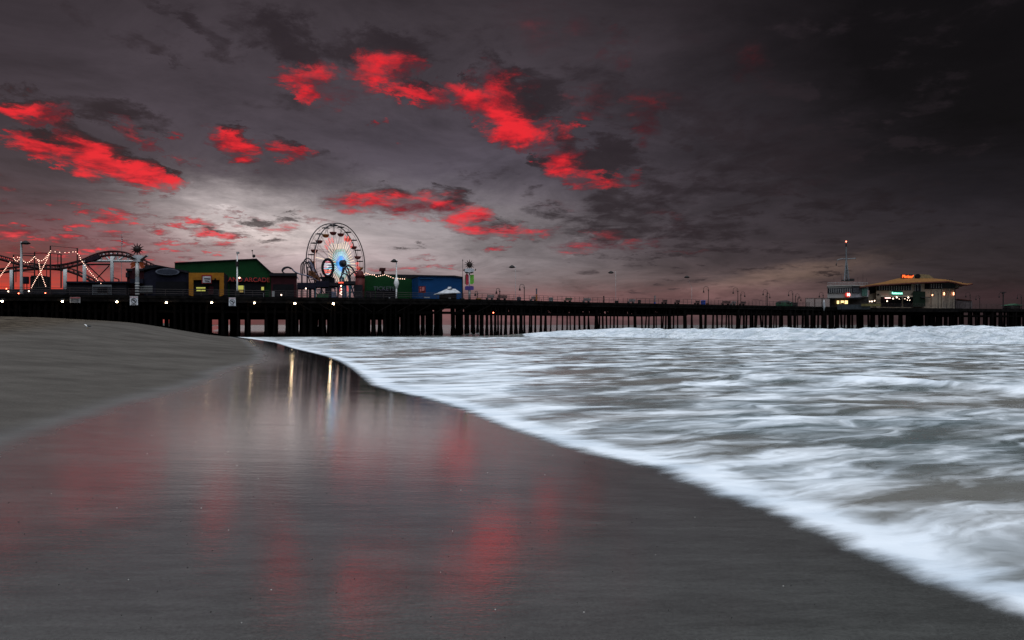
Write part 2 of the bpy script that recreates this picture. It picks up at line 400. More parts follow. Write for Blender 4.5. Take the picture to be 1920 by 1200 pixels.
RED = [(45,205,70,24,12,.95),(120,228,42,16,20,.5),(85,280,85,20,8,1.1),(175,290,70,34,14,1.1),(240,315,95,26,18,1.15),(305,334,55,14,16,1.1),
 (255,246,40,13,28,.55),(298,264,32,9,20,.45),(432,272,52,24,22,1.15),(412,256,22,14,0,.8),(532,286,42,15,10,.85),(575,295,20,6,0,.4),
 (572,142,56,28,5,.9),(722,130,68,34,-12,.9),(655,145,40,16,0,.35),(640,185,50,14,0,.22),(790,182,66,17,4,.8),(700,190,36,12,0,.3),
 (935,185,80,45,25,1.05),(965,225,75,40,35,1.15),(870,165,48,18,10,.7),(1000,262,40,18,20,.8),(1052,250,28,18,0,.7),(1060,300,52,34,28,1.0),
 (1115,338,75,13,4,.65),(1192,340,26,8,0,.45),(1110,215,34,14,0,.4),(1205,210,38,50,0,.38),(1250,185,30,20,0,.2),(720,382,105,24,3,.72),(800,376,50,16,0,.55),
 (865,398,62,30,24,.85),(925,432,85,14,4,.65),(1000,438,60,10,0,.4),(1105,452,70,16,-12,.45),(1195,462,60,10,0,.25),(1270,425,60,12,10,.22),(1240,400,60,10,20,.2),
 (30,440,62,13,-10,.95),(10,425,40,10,0,.6),(140,425,34,7,0,.75),(228,401,52,9,4,.75),(205,413,34,5,0,.6),(215,441,38,5,0,.55),
 (300,437,36,6,3,.6),(370,414,70,9,3,.7),(405,434,62,9,5,.75),(415,456,40,11,0,.75),(378,462,24,5,0,.5),(265,470,40,5,0,.5),(60,472,60,5,0,.5),(110,500,160,7,0,.45),
 (500,428,70,8,0,.5),(590,417,40,6,0,.3),(702,240,18,8,0,.5),(737,241,15,10,0,.55),(930,463,34,6,0,.5),(800,482,30,4,0,.3),(600,470,40,4,0,.3),
 (1145,88,34,26,0,.22),(1020,48,90,36,10,.13),(1410,120,50,46,0,.14),(1100,180,60,20,0,.2),(1500,345,90,14,0,.1),(820,500,60,4,0,.4),(740,505,60,6,0,.5),(1060,385,60,8,0,.12)]
DARK = [(480,60,80,30,25,.4),(880,60,160,40,0,.3),(1150,190,120,70,20,.45),(1430,260,150,60,15,.55),(1260,360,150,40,-5,.5),(640,300,150,20,0,.22),(545,80,85,46,22,.85),(745,82,80,40,8,.85),(640,115,60,26,10,.6),(400,72,95,22,26,.4),(300,78,50,12,30,.3),(290,12,60,14,20,.3),
 (205,213,170,26,6,.55),(70,183,70,14,8,.55),(1000,190,60,62,20,.85),(1140,302,90,36,4,.95),(1010,306,34,16,0,.7),(1290,215,95,50,20,.6),(1370,215,60,24,0,.5),
 (1170,385,110,36,8,.7),(1150,425,160,36,4,.55),(1310,430,150,34,4,.55),(1030,402,60,22,10,.6),(480,414,40,9,0,.75),(530,410,34,6,0,.5),(512,450,52,7,0,.55),
 (432,440,44,6,0,.5),(765,462,32,4,0,.5),(1390,330,130,50,10,.5),(1520,290,160,60,-10,.5),(1600,380,180,30,-5,.45),(1230,480,120,7,0,.4),(1330,465,110,10,-3,.4),
 (1560,508,50,4,0,.6),(1420,505,70,5,0,.3),(620,95,60,30,0,.3),(180,300,60,14,10,.4),(400,425,60,6,0,.5)]
nD = b.noise(b.v('ADD', pl, (1.3, 5.1, 0)), 5.0, 5, .6, .2)
RED += [(60,456,70,4,-3,.6),(150,452,44,4,0,.6),(15,474,50,4,0,.7),(120,480,70,3,0,.5),(255,422,50,4,4,.6),(335,452,60,4,0,.6),(340,425,50,5,2,.6),(450,400,60,5,4,.45),(190,463,50,3,0,.5),(520,300,20,5,0,.3),(1180,455,90,8,-4,.3),(1290,470,70,5,0,.22),(350,300,30,6,0,.3),(210,318,50,8,18,.3)]
DARK += [(x, y - .85 * ry, rx * .95, ry * .72, rot, st * .75) for x, y, rx, ry, rot, st in RED if ry >= 14]
RED = [(x, y + (.12 * ry if ry >= 14 else 0), rx * (1.22 if ry >= 14 else 1.05), ry * (1.28 if ry >= 14 else 1.05), rot, st) for x, y, rx, ry, rot, st in [r if len(r) > 5 else r + (0, 1)[len(r) - 4:] for r in RED]]
R0 = blobs(RED, 0.0); D0 = blobs(DARK, 0.0)
nb = b.m('SUBTRACT', nB, .5)
st1 = b.m('MULTIPLY', b.m('EXPONENT', ellipse(QQ, 130, 440, 330, 62, 0, 1.0, 0.0)), b.ss(nB, .52, .66, 0, .62))
st2 = b.m('MULTIPLY', b.m('EXPONENT', ellipse(QQ, 1130, 350, 300, 140, 10, 1.0, 0.0)), b.ss(nA, .60, .72, 0, .22))
R0 = b.m('MAXIMUM', R0, b.m('MAXIMUM', st1, st2))
D0 = b.m('MAXIMUM', D0, b.m('MULTIPLY', b.m('EXPONENT', ellipse(QQ, 1350, 300, 480, 230, 0, 1.0, 0.0)), b.ss(nD, .50, .66, 0, .75)))
D0 = b.m('MAXIMUM', D0, b.m('MULTIPLY', b.m('EXPONENT', ellipse(QQ, 560, 70, 420, 110, 0, 1.0, 0.0)), b.ss(nD, .52, .68, 0, .8)))
gate = b.ss(R0, .0, .25)
R1 = b.m('ADD', R0, b.m('MULTIPLY', nb, b.m('MULTIPLY', gate, 2.6)))
Rm = b.ss(b.m('ADD', R1, b.m('MULTIPLY', gate, .10)), .0, 1.2)
gateD = b.ss(D0, .0, .25)
D1 = b.m('ADD', D0, b.m('MULTIPLY', nb, b.m('MULTIPLY', gateD, 2.0)))
Dm = b.ss(D1, .0, .75)
# base gradient of the overcast
ER = nn(nt, 'ShaderNodeValToRGB'); b.L(b.ss(E, 0, 640, kind='LINEAR'), ER.inputs[0])
cr = ER.color_ramp; cr.elements[0].position = 0; cr.elements[0].color = (.145, .088, .088, 1); cr.elements[1].position = 1; cr.elements[1].color = (.040, .028, .034, 1)
for pos, c in ((.10, (.118, .085, .090)), (.22, (.108, .084, .096)), (.42, (.086, .067, .079)), (.65, (.068, .052, .059)), (.85, (.05, .037, .042))):
    e = cr.elements.new(pos); e.color = c4(c)
base = ER.outputs[0]
AR = nn(nt, 'ShaderNodeValToRGB'); b.L(b.ss(A, -900, 900, kind='LINEAR'), AR.inputs[0]); cr = AR.color_ramp
def sg(v): return (v, v, v, 1)
cr.elements[0].position = 0; cr.elements[0].color = sg(.7); cr.elements[1].position = 1; cr.elements[1].color = sg(.16)
for pos, v in ((.14, .72), (.3, .95), (.5, 1.0), (.62, .85), (.72, .6), (.82, .38), (.9, .24)): cr.elements.new(pos).color = sg(v)
base = b.mix(1.0, base, AR.outputs[0], 'MULTIPLY')
base = b.mix(1.0, base, b.mix(b.ss(E, 330, 520), sg(1), sg(.72)), 'MULTIPLY')
Q2 = quad(b.v('ADD', AE, b.v('SCALE', wp_, None, .8)))
def gauss(x, y, rx, ry, rot=0): return b.m('EXPONENT', ellipse(Q2, x, y, rx, ry, rot, 1.0, 0.0))
def add(col, f, c): return b.mix(1.0, col, b.mix(f, (0, 0, 0, 1), c4(c)), 'ADD')
sunset = b.m('MULTIPLY', gauss(0, 585, 330, 75), b.ss(nB, .3, .62, .75, 1.15))
for gq, c in (((450,405,170,48),(.56,.48,.44)),((170,450,230,60),(.10,.022,.026)),((500,440,140,28),(.40,.33,.28)),((520,480,230,50),(.22,.165,.155)),((790,440,260,70),(.33,.29,.27)),((640,510,220,50),(.20,.14,.135)),
              ((860,330,260,80),(.02,.02,.03)),((1480,515,150,16,-8),(.15,.09,.055)),((1500,545,200,26),(.08,.045,.038)),((1130,530,260,40),(.07,.045,.035)),
              ((860,572,420,30),(.17,.035,.03)),((1290,550,160,16),(.06,.018,.018)),((1880,552,170,16),(.020,.005,.007)),((1010,500,200,30),(.05,.05,.05)),((1700,480,260,60),(.012,.010,.010)),((1850,330,260,130),(.006,.006,.011))):
    base = add(base, gauss(*gq), c)
base = b.mix(b.m('MINIMUM', b.m('MULTIPLY', gauss(1950, 0, 820, 400), 1.25), 1.0), base, (.0022, .0020, .0022, 1))
base = b.mix(1.0, base, b.mix(b.ss(b.noise(pl, 1.6, 8, .66, .5), .30, .70), (.64, .67, .71, 1), (1.22, 1.26, 1.33, 1)), 'MULTIPLY')
base = b.mix(b.m('MINIMUM', sunset, 1.0), base, (.95, .050, .032, 1))
dim = b.ss(A, 150, 620, 1, .45)
darkc = b.mix(dim, (.005, .004, .005, 1), b.mix(nD, (.012, .008, .011, 1), (.040, .029, .035, 1)))
col = b.mix(b.m('MULTIPLY', b.ss(R1, -.35, .2), .35), base, darkc)
redc = b.mix(b.ss(b.m('ADD', b.m('MULTIPLY', R1, .7), b.m('MULTIPLY', b.m('SUBTRACT', nD, .5), 4.2)), -.05, 1.15), (.13, .012, .020, 1), (.82, .024, .034, 1))
redc = b.mix(1.0, redc, b.mix(b.ss(E, 40, 230), (1.0, 2.8, 2.6, 1), (1, 1, 1, 1)), 'MULTIPLY')
redc = b.mix(1.0, redc, b.mix(b.ss(A, 60, 260), sg(1), sg(.40)), 'MULTIPLY')
col = b.mix(Rm, col, redc)
col = b.mix(b.m('MULTIPLY', b.m('MULTIPLY', Dm, .86), b.ss(b.m('SUBTRACT', R1, D1), -.35, .75, 1, .05)), col, darkc)
# brighter bluish sky added above and behind the view to light foam and sand
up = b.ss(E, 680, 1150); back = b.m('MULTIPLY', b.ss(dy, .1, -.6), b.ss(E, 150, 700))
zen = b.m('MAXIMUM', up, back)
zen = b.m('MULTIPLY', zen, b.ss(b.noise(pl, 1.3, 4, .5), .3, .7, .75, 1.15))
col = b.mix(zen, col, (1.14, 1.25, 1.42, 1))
col = b.mix(b.ss(E, -6, -1), (.02, .018, .018, 1), col)
sky = nn(nt, 'ShaderNodeTexSky', sky_type='NISHITA', sun_disc=False); sky.sun_elevation = math.radians(1.0); sky.sun_rotation = math.radians(-38)
skyc = b.v('SCALE', sky.outputs[0], None, .002)
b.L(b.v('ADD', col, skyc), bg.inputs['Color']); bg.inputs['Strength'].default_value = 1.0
world.cycles.sampling_method = 'MANUAL'; world.cycles.sample_map_resolution = 512

sun_d = bpy.data.lights.new('sky_glow_sun', 'SUN'); sun_d.energy = 1.5; sun_d.angle = math.radians(35); sun_d.color = (.93, .97, 1.0)
sun = bpy.data.objects.new('sun', sun_d); COL.objects.link(sun); sun.location = (0, -20, 60)
sun.rotation_euler = Vector((-.08, .16, -1)).to_track_quat('-Z', 'Y').to_euler()
# ------------------------------------------------------------------ reference lines on the pier
DECK = EYE + 4.0
HN = ([-260, 0, 480, 900, 1000, 1100, 1300, 1440, 1600, 1920, 2200], [58.9, 56, 50.67, 46, 43.5, 40.8, 37.2, 34.6, 31.8, 29.6, 28.2])
def Yfront(px): return 4.0 * FPX / float(np.interp(px, *HN))
def front(px, back=0.0):
    Y = Yfront(px) + back; return Vector(((px - 960) / FPX * Y, Y, DECK))
class Frame:
    """a straight building line on the pier; P() finds the point of it seen at a place of the photograph"""
    def __init__(s, p0, p1, h0=None, h1=None):
        Y0 = 4 * FPX / (h0 or np.interp(p0, *HN)); Y1 = 4 * FPX / (h1 or np.interp(p1, *HN))
        s.a = Vector(((p0 - 960) / FPX * Y0, Y0, 0)); e = Vector(((p1 - 960) / FPX * Y1, Y1, 0))
        s.d = (e - s.a).normalized(); s.n = Vector((-s.d.y, s.d.x, 0)); s.rz = math.atan2(s.d.y, s.d.x)
    def P(s, px, py, st=0.0):
        gx = (px - 960) / FPX; o = s.a + s.n * st
        t = (gx * o.y - o.x) / (s.d.x - gx * s.d.y); q = o + s.d * t
        return Vector((q.x, q.y, EYE + (HZ - py) / FPX * q.y))
    def base(s, px, st=0.0):
        q = s.P(px, HZ, st); q.z = DECK; return q
    def slab(s, mb, pts, st, depth):
        """outline measured on the photo, standing st metres behind the line and depth metres thick"""
        A = []
        for p in pts:
            q = s.P(p[0], p[1] if p[1] is not None else HZ, st)
            if p[1] is None: q.z = DECK
            A.append(q)
        B = [q + (getattr(s, 'ext', None) or s.n) * depth for q in A]
        mb.prism(A, B); return mb
    def rect(s, mb, x0, y0, x1, y1, st, depth): return s.slab(mb, [(x0, y0), (x0, y1), (x1, y1), (x1, y0)], st, depth)
FA = Frame(0, 900); FB = Frame(1550, 1920); FB.ext = Vector((.42, .907, 0))
def G(st=0.0): return st
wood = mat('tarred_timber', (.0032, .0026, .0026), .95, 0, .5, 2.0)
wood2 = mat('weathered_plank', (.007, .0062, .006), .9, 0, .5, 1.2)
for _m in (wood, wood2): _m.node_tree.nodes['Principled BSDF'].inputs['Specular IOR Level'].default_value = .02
iron = mat('dark_painted_iron', (.022, .020, .020), .6)
rail_m = mat('rail_iron', (.045, .035, .035), .6)
white = mat('aged_white_paint', (.62, .62, .60), .6, 0, .12)
grey = mat('galvanised_grey', (.30, .31, .31), .5, .3, .15)
black = mat('black_opening', (.006, .006, .008), .8, 0, .2, 1, 0)
dglass = bpy.data.materials.new('dark_glass'); dglass.use_nodes = True
_p = dglass.node_tree.nodes['Principled BSDF']; _p.inputs['Base Color'].default_value = (.02, .022, .026, 1); _p.inputs['Roughness'].default_value = .02

# ------------------------------------------------------------------ the pier
pier = thing('pier', (0, 110, 0), 'long dark timber pier on many piles running out over the surf', 'pier')
bx0 = 905
mb = MB()
pxs = [-260, -100, 0, 150, 300, 480, 650, 780, 905]
fr = [front(p) for p in pxs]; bk = [v + FA.n * 105 for v in fr]
th = .75
def slabdeck(fr, bk, z0, z1, mb):
    lo = [Vector((v.x, v.y, z0)) for v in fr + bk[::-1]]; hi = [Vector((v.x, v.y, z1)) for v in fr + bk[::-1]]
    mb.prism(hi, lo)
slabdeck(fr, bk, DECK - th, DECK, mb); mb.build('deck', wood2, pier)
mb = MB(); pxs = [905.5, 1000, 1100, 1300, 1440, 1570]
def nrm(p):
    a, c = front(p - 6), front(p + 6); d_ = (c - a).normalized(); return Vector((-d_.y, d_.x, 0))
fr = [front(p) for p in pxs]; bk = [v + nrm(p) * 12 for v, p in zip(fr, pxs)]
slabdeck(fr, bk, DECK - .7, DECK, mb); mb.build('deck', wood2, pier)
mb = MB(); pxs = [1570.5, 1620, 1700, 1798]
fr = [front(p) - nrm(p) * 1.0 for p in pxs]; bk = [front(p) + nrm(p) * 34 for p in pxs]
slabdeck(fr, bk, DECK - .9, DECK + .02, mb); mb.build('deck', wood2, pier)
mb = MB(); pxs = [1799, 1860, 1920, 2050, 2180]
fr = [front(p) for p in pxs]; bk = [front(p) + nrm(p) * 14 for p in pxs]
slabdeck(fr, bk, DECK - .7, DECK, mb); mb.build('deck', wood2, pier)
# curb plank along the deck edge, a shade paler, standing proud
mb = MB()
for a_, c_ in ((-260, 905), (905.5, 1570)):
    q = [p for p in np.linspace(a_, c_, 14)]
    for p, r in zip(q[:-1], q[1:]):
        A_, B_ = front(p), front(r); n_ = nrm((p + r) / 2)
        P4 = [A_ - n_ * .08, B_ - n_ * .08, B_ + n_ * .18, A_ + n_ * .18]
        mb.prism([v + Vector((0, 0, .16)) for v in P4], [v - Vector((0, 0, .22)) for v in P4])
mb.build('kerb_beam', wood2, pier)
def bedz(x, y): return min(float(sandz(np.array([x]), np.array([y]))[0]), 0) - .4
# stringers and lower cap beam under the walkway, sky shows between them
def beam_run(mb, p0, p1, off, z, w, hgt, step=40):
    mb = MB()
    q = np.linspace(p0, p1, max(2, int((p1 - p0) / step) + 1))
    for p, r in zip(q[:-1], q[1:]):
        A_ = front(p) + nrm(p) * off; B_ = front(r) + nrm(r) * off; n_ = nrm((p + r) / 2) * (w / 2)
        P4 = [A_ - n_, B_ - n_, B_ + n_, A_ + n_]
        for v in P4: v.z = z
        mb.prism([v + Vector((0, 0, hgt / 2)) for v in P4], [v - Vector((0, 0, hgt / 2)) for v in P4])
    mb.build('stringer', wood, pier)
for off in (.5, 4.2, 8.0, 11.5):
    beam_run(mb, 880, 1290, off, 3.72, .3, .34); beam_run(mb, 1290, 1570, off, 4.25, .3, .5)
    beam_run(mb, 880, 1420, off, 4.86, .25, .28)
beam_run(mb, 905, 1250, 4.2, 4.45, .2, .16); beam_run(mb, 905, 1190, .9, 4.62, .2, .12); beam_run(mb, 1290, 1570, 8, 4.7, .2, .4)
beam_run(mb, -260, 905, 1.0, 3.75, .4, .4); beam_run(mb, -260, 905, 1.2, 4.75, .3, .7)
beam_run(mb, 1570, 1800, .6, 4.55, .4, .9); beam_run(mb, 1800, 2180, .5, 4.0, .4, .42); beam_run(mb, 1800, 2180, 8, 4.0, .4, .42)
beam_run(mb, -260, 905, 30, 4.4, .4, 1.5); beam_run(mb, -260, 905, 60, 4.4, .4, 1.5); beam_run(mb, -260, 905, 98, 4.2, .4, 1.9)
# cross bracing: sloping planks between the piles just below the deck
rb = random.Random(3); BR = []
def br(fn):
    m_ = MB(); fn(m_); BR.append(m_)
for off in (.8, 3.0, 5.0, 8.4, 11):
    p = 905
    while p < 1420:
        st = rb.uniform(9, 17); top = DECK - .6; bot = 3.75 if p < 1290 else 4.3
        if p > 1290 and rb.random() < .5: p += st; continue
        a_ = front(p) + nrm(p) * off; c_ = front(p + st) + nrm(p) * off
        z0, z1 = (top, bot) if rb.random() < .5 else (bot, top)
        a_.z, c_.z = z0, z1; br(lambda m: m.tube([a_, c_], .12, 4))
        if rb.random() < .5: a_.z, c_.z = z1, z0; br(lambda m: m.tube([a_ + nrm(p) * .3, c_ + nrm(p) * .3], .10, 4))
        if rb.random() < (.55 if p < 1250 else .12):
            v = front(p + st * .4) + nrm(p) * off; v.z = 4.5; br(lambda m: m.box(v, (st * .055, .15, 1.3 + rb.random() * .3), FA.rz))
        p += st * rb.uniform(.7, 1.2)
for p in range(560, 905, 37):
    a_ = front(p); c_ = front(p + 26); a_.z, c_.z = 3.8, 5.0
    if rb.random() < .5: a_.z, c_.z = c_.z, a_.z
    br(lambda m: m.tube([a_ - FA.n * .1, c_ - FA.n * .1], .11, 4))
for p in range(1800, 2100, 14):
    a_ = front(p) + nrm(p) * 2; a_.z = 4.8
    if rb.random() < .45: br(lambda m: m.box(a_, (1.3, .2, 1.1), FB.rz))
for m_ in BR[:90]: m_.build('cross_brace', wood, pier)
mb = MB()
for m_ in BR[90:]:
    o_ = len(mb.v); mb.v += m_.v; mb.f += [tuple(i + o_ for i in f) for f in m_.f]; mb.mi += m_.mi
mb.build('cross_braces', wood, pier)['kind'] = 'stuff'
# piles where the photograph shows them: dark intervals (left, right, lean of the foot in px)
PI = []
def iv(base, sc, lst):
    for t in lst: PI.append((base + t[0] / sc, base + t[1] / sc, (t[2] / sc if len(t) > 2 else 0)))
iv(900, 10.667, [(0,30),(38,72),(100,130,45),(130,150,-30),(215,255),(280,330),(350,380),(400,430),(480,525),(590,645),(695,755),(790,840),(870,910),(970,1000),(1008,1045),(1085,1115),(1195,1230),(1290,1330,-25),(1330,1345),(1405,1435,-22),(1515,1545),(1630,1660),(1748,1776,-20),(1790,1815,12),(1870,1905)])
iv(1080, 10.667, [(62,95),(158,190),(213,240,60),(245,272,-25),(365,405),(395,425,40),(440,475),(530,560),(608,635),(665,690),(732,760,10),(815,845),(920,945),(1040,1075),(1165,1215),(1315,1340),(1398,1422,-45),(1435,1460),(1545,1575),(1575,1600,20),(1695,1725),(1735,1757,-28),(1772,1805),(1845,1900)])
iv(1260, 10.667, [(10,38),(102,130),(210,240,25),(240,300),(365,400),(385,415,30),(555,615),(640,680),(790,830),(892,930),(970,1005),(1060,1090),(1132,1160),(1187,1215),(1285,1340),(1350,1375,-30),(1405,1440,15),(1460,1495),(1560,1640),(1660,1700,-20),(1700,1735,-60),(1755,1785,50),(1850,1885)])
iv(1420, 10.667, [(85,115),(140,180),(230,290),(345,372,-45),(372,400),(425,525),(620,690),(720,765),(800,825),(880,920),(960,1030),(1060,1160),(1185,1228),(1275,1390),(1435,1600),(1620,1645,-15),(1665,1700,20),(1725,1760,-20),(1775,1805,25),(1835,1865,-15),(1880,1920)])
gaps = [(1582,1588),(1604,1607),(1619,1627),(1641,1648),(1655,1659),(1664,1666),(1674.5,1683),(1693,1697.5),(1731.5,1735),(1748,1749),(1767,1769.5),(1776,1778),(1793.5,1799),(1806.6,1814),(1822.5,1829),(1836,1843),(1850.5,1856.5),(1867,1872),(1884.5,1887.5),(1895,1896),(1900,1901),(1912.5,1917),(1934,1940),(1956,1960),(1975,1981),(2000,2006)]
for a_, c_ in zip(gaps[:-1], gaps[1:]):
    if a_[1] >= 1598: PI.append((a_[1], c_[0], 0))
mpile = MB().tube([(0, 0, 0), (0, 0, .5), (0, 0, 1)], [1.12, 1.0, .96], 9)
stock = []
for x0, x1, lean in PI:
    w = x1 - x0; n_ = max(1, int(round(w / 4.6)))
    for i in range(n_):
        ww = w / n_; xc = x0 + ww * (i + .5); row = [.55, 4.2, 8.0, 11.3][rb.randrange(4)] if i else .55
        q = front(xc); Y = q.y + row; X_ = (xc - 960) / FPX * Y
        stock.append((Vector((X_, Y, 0)), ww / FPX * Y / 2 * 1.12, lean / FPX * Y, 3.0 if lean else 0))
left_x = []
for x in np.arange(-200, 905, 11.5):
    x = float(x + rb.uniform(-3, 3)); left_x.append(x)
windows = [(304.5,309),(315.5,317),(397,400.5),(403.5,409),(427.5,431),(450,452.5),(455.5,458.5),(469.5,474.5),(478,495.5),(521,523.5),(526,535.5),(559.5,561.5),
 (595.5,597),(612,613),(694,696.5),(706,707),(716.5,718.5),(749,750.5),(786.5,789),(796,797.5),(812,813.5),(829,833),(837,840),(845,846.2),(853,854.5),(869,871),(880.5,883),(891,892.5),(898,899.5),(907,910)]
def clear(px, halfw): return all(px + halfw < w0 or px - halfw > w1 for w0, w1 in windows)
for x in left_x:
    q = front(x, .6); hw = .2 / q.y * FPX
    if clear(x, hw + .3): stock.append((Vector(((x - 960) / FPX * q.y, q.y, 0)), .2, 0, 0))
def pile_mesh(mb, foot, r, lean, z0, z1):
    top = Vector((foot.x, foot.y, z1)); bot = Vector((foot.x + lean, foot.y, z0))
    j = (math.sin(foot.x * 12.9 + foot.y * 7.7) * .5) * .35
    top.x += j; r *= 1 + .18 * math.sin(foot.x * 5.3)
    L_ = lambda z: bot.lerp(top, (z - z0) / (z1 - z0))
    mb.tube([bot, L_(.5), L_(1.5), L_(3.4), top], [r * 1.5, r * 1.4, r * 1.05, r, r * .95], 8)
stock.sort(key=lambda s: s[0].y)
front_p = stock[:100]; rest = stock[100:]
# prefer the ones standing free over the surf as parts of their own
vis = [s for s in stock if (s[0].x / s[0].y * FPX + 960) > 900][:88]; oth = [s for s in stock if s not in vis]
parts_ = vis + oth[:12]; rest = oth[12:]
for f_, r_, l_, _k in parts_:
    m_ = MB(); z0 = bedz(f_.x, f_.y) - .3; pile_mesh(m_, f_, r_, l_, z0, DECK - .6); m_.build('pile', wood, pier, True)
m_ = MB()
for f_, r_, l_, _k in rest: pile_mesh(m_, f_, r_, l_, bedz(f_.x, f_.y) - .3, DECK - .6)
for row in range(2, 26):
    off = row * 4.0; x = -260.0
    while x < 903:
        x += rb.uniform(3.5, 13); Yq = Yfront(x) + off; r_ = .22 + .1 * rb.random(); hw = r_ / Yq * FPX
        if clear(x, hw + .25):
            X_ = (x - 960) / FPX * Yq
            if x < 600 or rb.random() < .75: pile_mesh(m_, Vector((X_, Yq, 0)), r_, 0, -1.5, DECK - .6)
for i in range(70):
    x = 1572 + 226 * rb.random(); Yq = Yfront(x) + rb.uniform(4, 32); hw = .25 / Yq * FPX
    if all(x + hw < g0 or x - hw > g1 for g0, g1 in gaps): pile_mesh(m_, Vector(((x - 960) / FPX * Yq, Yq, 0)), .25, rb.uniform(-.8, .8) * 0, -2, DECK - .8)
o = m_.build('rear_piles', wood, pier, True); o['kind'] = 'stuff'
# dark panels added under the deck to block light, gaps left open
m_ = MB(); wl = [(-300, 304.5), (309, 315.5), (317, 397), (409, 427.5), (431, 450), (458.5, 469.5), (495.5, 521), (535.5, 559.5), (561.5, 595), (613.5, 694), (718.5, 749), (751, 786), (797.5, 812), (813.5, 829)]
for a_, c_ in wl:
    n_ = max(1, int((c_ - a_) / 60))
    for i in range(n_):
        p0 = a_ + (c_ - a_) * i / n_; p1 = a_ + (c_ - a_) * (i + 1) / n_; q0, q1 = [], []
        for p in (p0, p1):
            Y = Yfront(p) + 52; q0.append(Vector(((p - 960) / FPX * Y, Y, 0)))
        A_ = [Vector((v.x, v.y, z)) for v, z in ((q0[0], -1.5), (q0[1], -1.5), (q0[1], DECK - .75), (q0[0], DECK - .75))]
        m_.prism(A_, [v + Vector((0, .25, 0)) for v in A_])
m_.build('light_block_wall', wood, pier)

# ------------------------------------------------------------------ railings: each stretch is a fence of its own, posts are parts
def railing(p0, p1, label, h=1.1, step=1.05, bars=(1.08, .76, .46), setb=.15, grp='iron railings along the pier edge', m=None, z=DECK, fn=None, r=.028):
    m = m or rail_m; P_ = fn or (lambda p: front(p) + nrm(p) * setb)
    a_ = P_(p0); t = thing('pier_railing', (a_.x, a_.y, z), label, 'railing', grp)
    q = np.linspace(p0, p1, max(3, int((p1 - p0) / 12)))
    for bz in bars:
        pts = [P_(p) for p in q]; pts = [(v.x, v.y, z + bz) for v in pts]
        MB().tube(pts, r, 5).build('rail', m, t)
    L = 0; pr = P_(p0); acc = 0; proto = None; x = p0
    tot = 0; pts = [P_(p) for p in np.linspace(p0, p1, 400)]; cum = [0]
    for u_, v_ in zip(pts[:-1], pts[1:]): cum.append(cum[-1] + (v_ - u_).length)
    n_ = int(cum[-1] / step)
    for i in range(n_ + 1):
        s_ = cum[-1] * i / n_; k = int(np.searchsorted(cum, s_)); v = pts[min(k, 399)]
        if proto is None:
            proto = MB().tube([(a_.x, a_.y, z), (a_.x, a_.y, z + h)], .034, 5).build('post', m, t)
        else:
            c = proto.copy(); COL.objects.link(c); c.parent = t; c.location = (v.x - a_.x, v.y - a_.y, 0)
    return t
railing(-20, 236, 'railing along the deck edge in front of the roller coaster', step=2.2)
railing(240, 505, 'railing in front of the navy and yellow fronted buildings', step=2.2)
railing(508, 866, 'railing in front of the rides and the blue hall', step=2.0)
railing(869, 1130, 'open railing against the sky right of the blue hall, beside the sun topped sign')
railing(1134, 1390, 'open railing against the sky on the middle of the walkway, beside the blue bin')
railing(1392, 1548, 'open railing on the far walkway just before the harbour office')
railing(1632, 1797, 'railing in front of the cream restaurant terrace', step=1.6)
railing(1800, 2050, 'railing beyond the restaurant at the far seaward end of the pier', step=1.6)
railing(905, 1560, 'second railing along the rear edge of the walkway, seen through the front one', step=7.0, fn=lambda p: front(p) + nrm(p) * 11.6, r=.02)

# ------------------------------------------------------------------ lamps hanging under the deck
lamp_glow = emit('warm_bulb_light', (1.0, .72, .42), 38.0); lamp_red = emit('red_bulb_light', (1.0, .12, .06), 14.0); small_glow = emit('small_bulb', (1.0, .74, .56), 5.5)
names_l = ['leftmost deck lamp glowing white under the roller coaster', 'deck lamp glowing left of the lined notice board', 'deck lamp glowing left of the square warning sign with the tall sun pole', 'deck lamp glowing under the navy building, right of the sun pole sign',
           'deck lamp glowing under the yellow framed front', 'deck lamp glowing under the green hall, right of the second warning sign', 'deck lamp glowing left of the ferris wheel', 'deck lamp glowing right under the ferris wheel, reflected in the wet sand']
for i, (px, py) in enumerate([(4,565),(117,565),(219,566),(312,567.5),(397,567.5),(477,568),(553,569),(625,569.5)]):
    q = FA.P(px, py, -.55); t = thing('deck_lamp', (q.x, q.y, q.z + .3), names_l[i], 'lamp', 'lamps under the front edge of the pier')
    MB().sphere(q, .13 if i < 6 else .16, 10, .85).build('bulb', lamp_glow, t, True)
    MB().tube([(q.x, q.y, q.z + .12), (q.x, q.y, q.z + .24), (q.x, q.y, q.z + .34)], [.34, .20, .06], 10).build('lamp_shade', iron, t)
    MB().tube([(q.x, q.y, q.z + .3), (q.x, q.y + .5, q.z + .42)], .03, 5).build('bracket', iron, t)
q = front(925); q = Vector(((925 - 960) / FPX * (q.y - .4), q.y - .4, EYE + (HZ - 586.5) / FPX * q.y)); t = thing('deck_lamp', tuple(q), 'small red lamp on the piles below the open railing', 'lamp')
MB().sphere(q, .10, 8).build('bulb', lamp_red, t, True); MB().tube([(q.x, q.y, q.z + .1), (q.x, q.y + .6, q.z + .1)], .03, 5).build('bracket', iron, t)

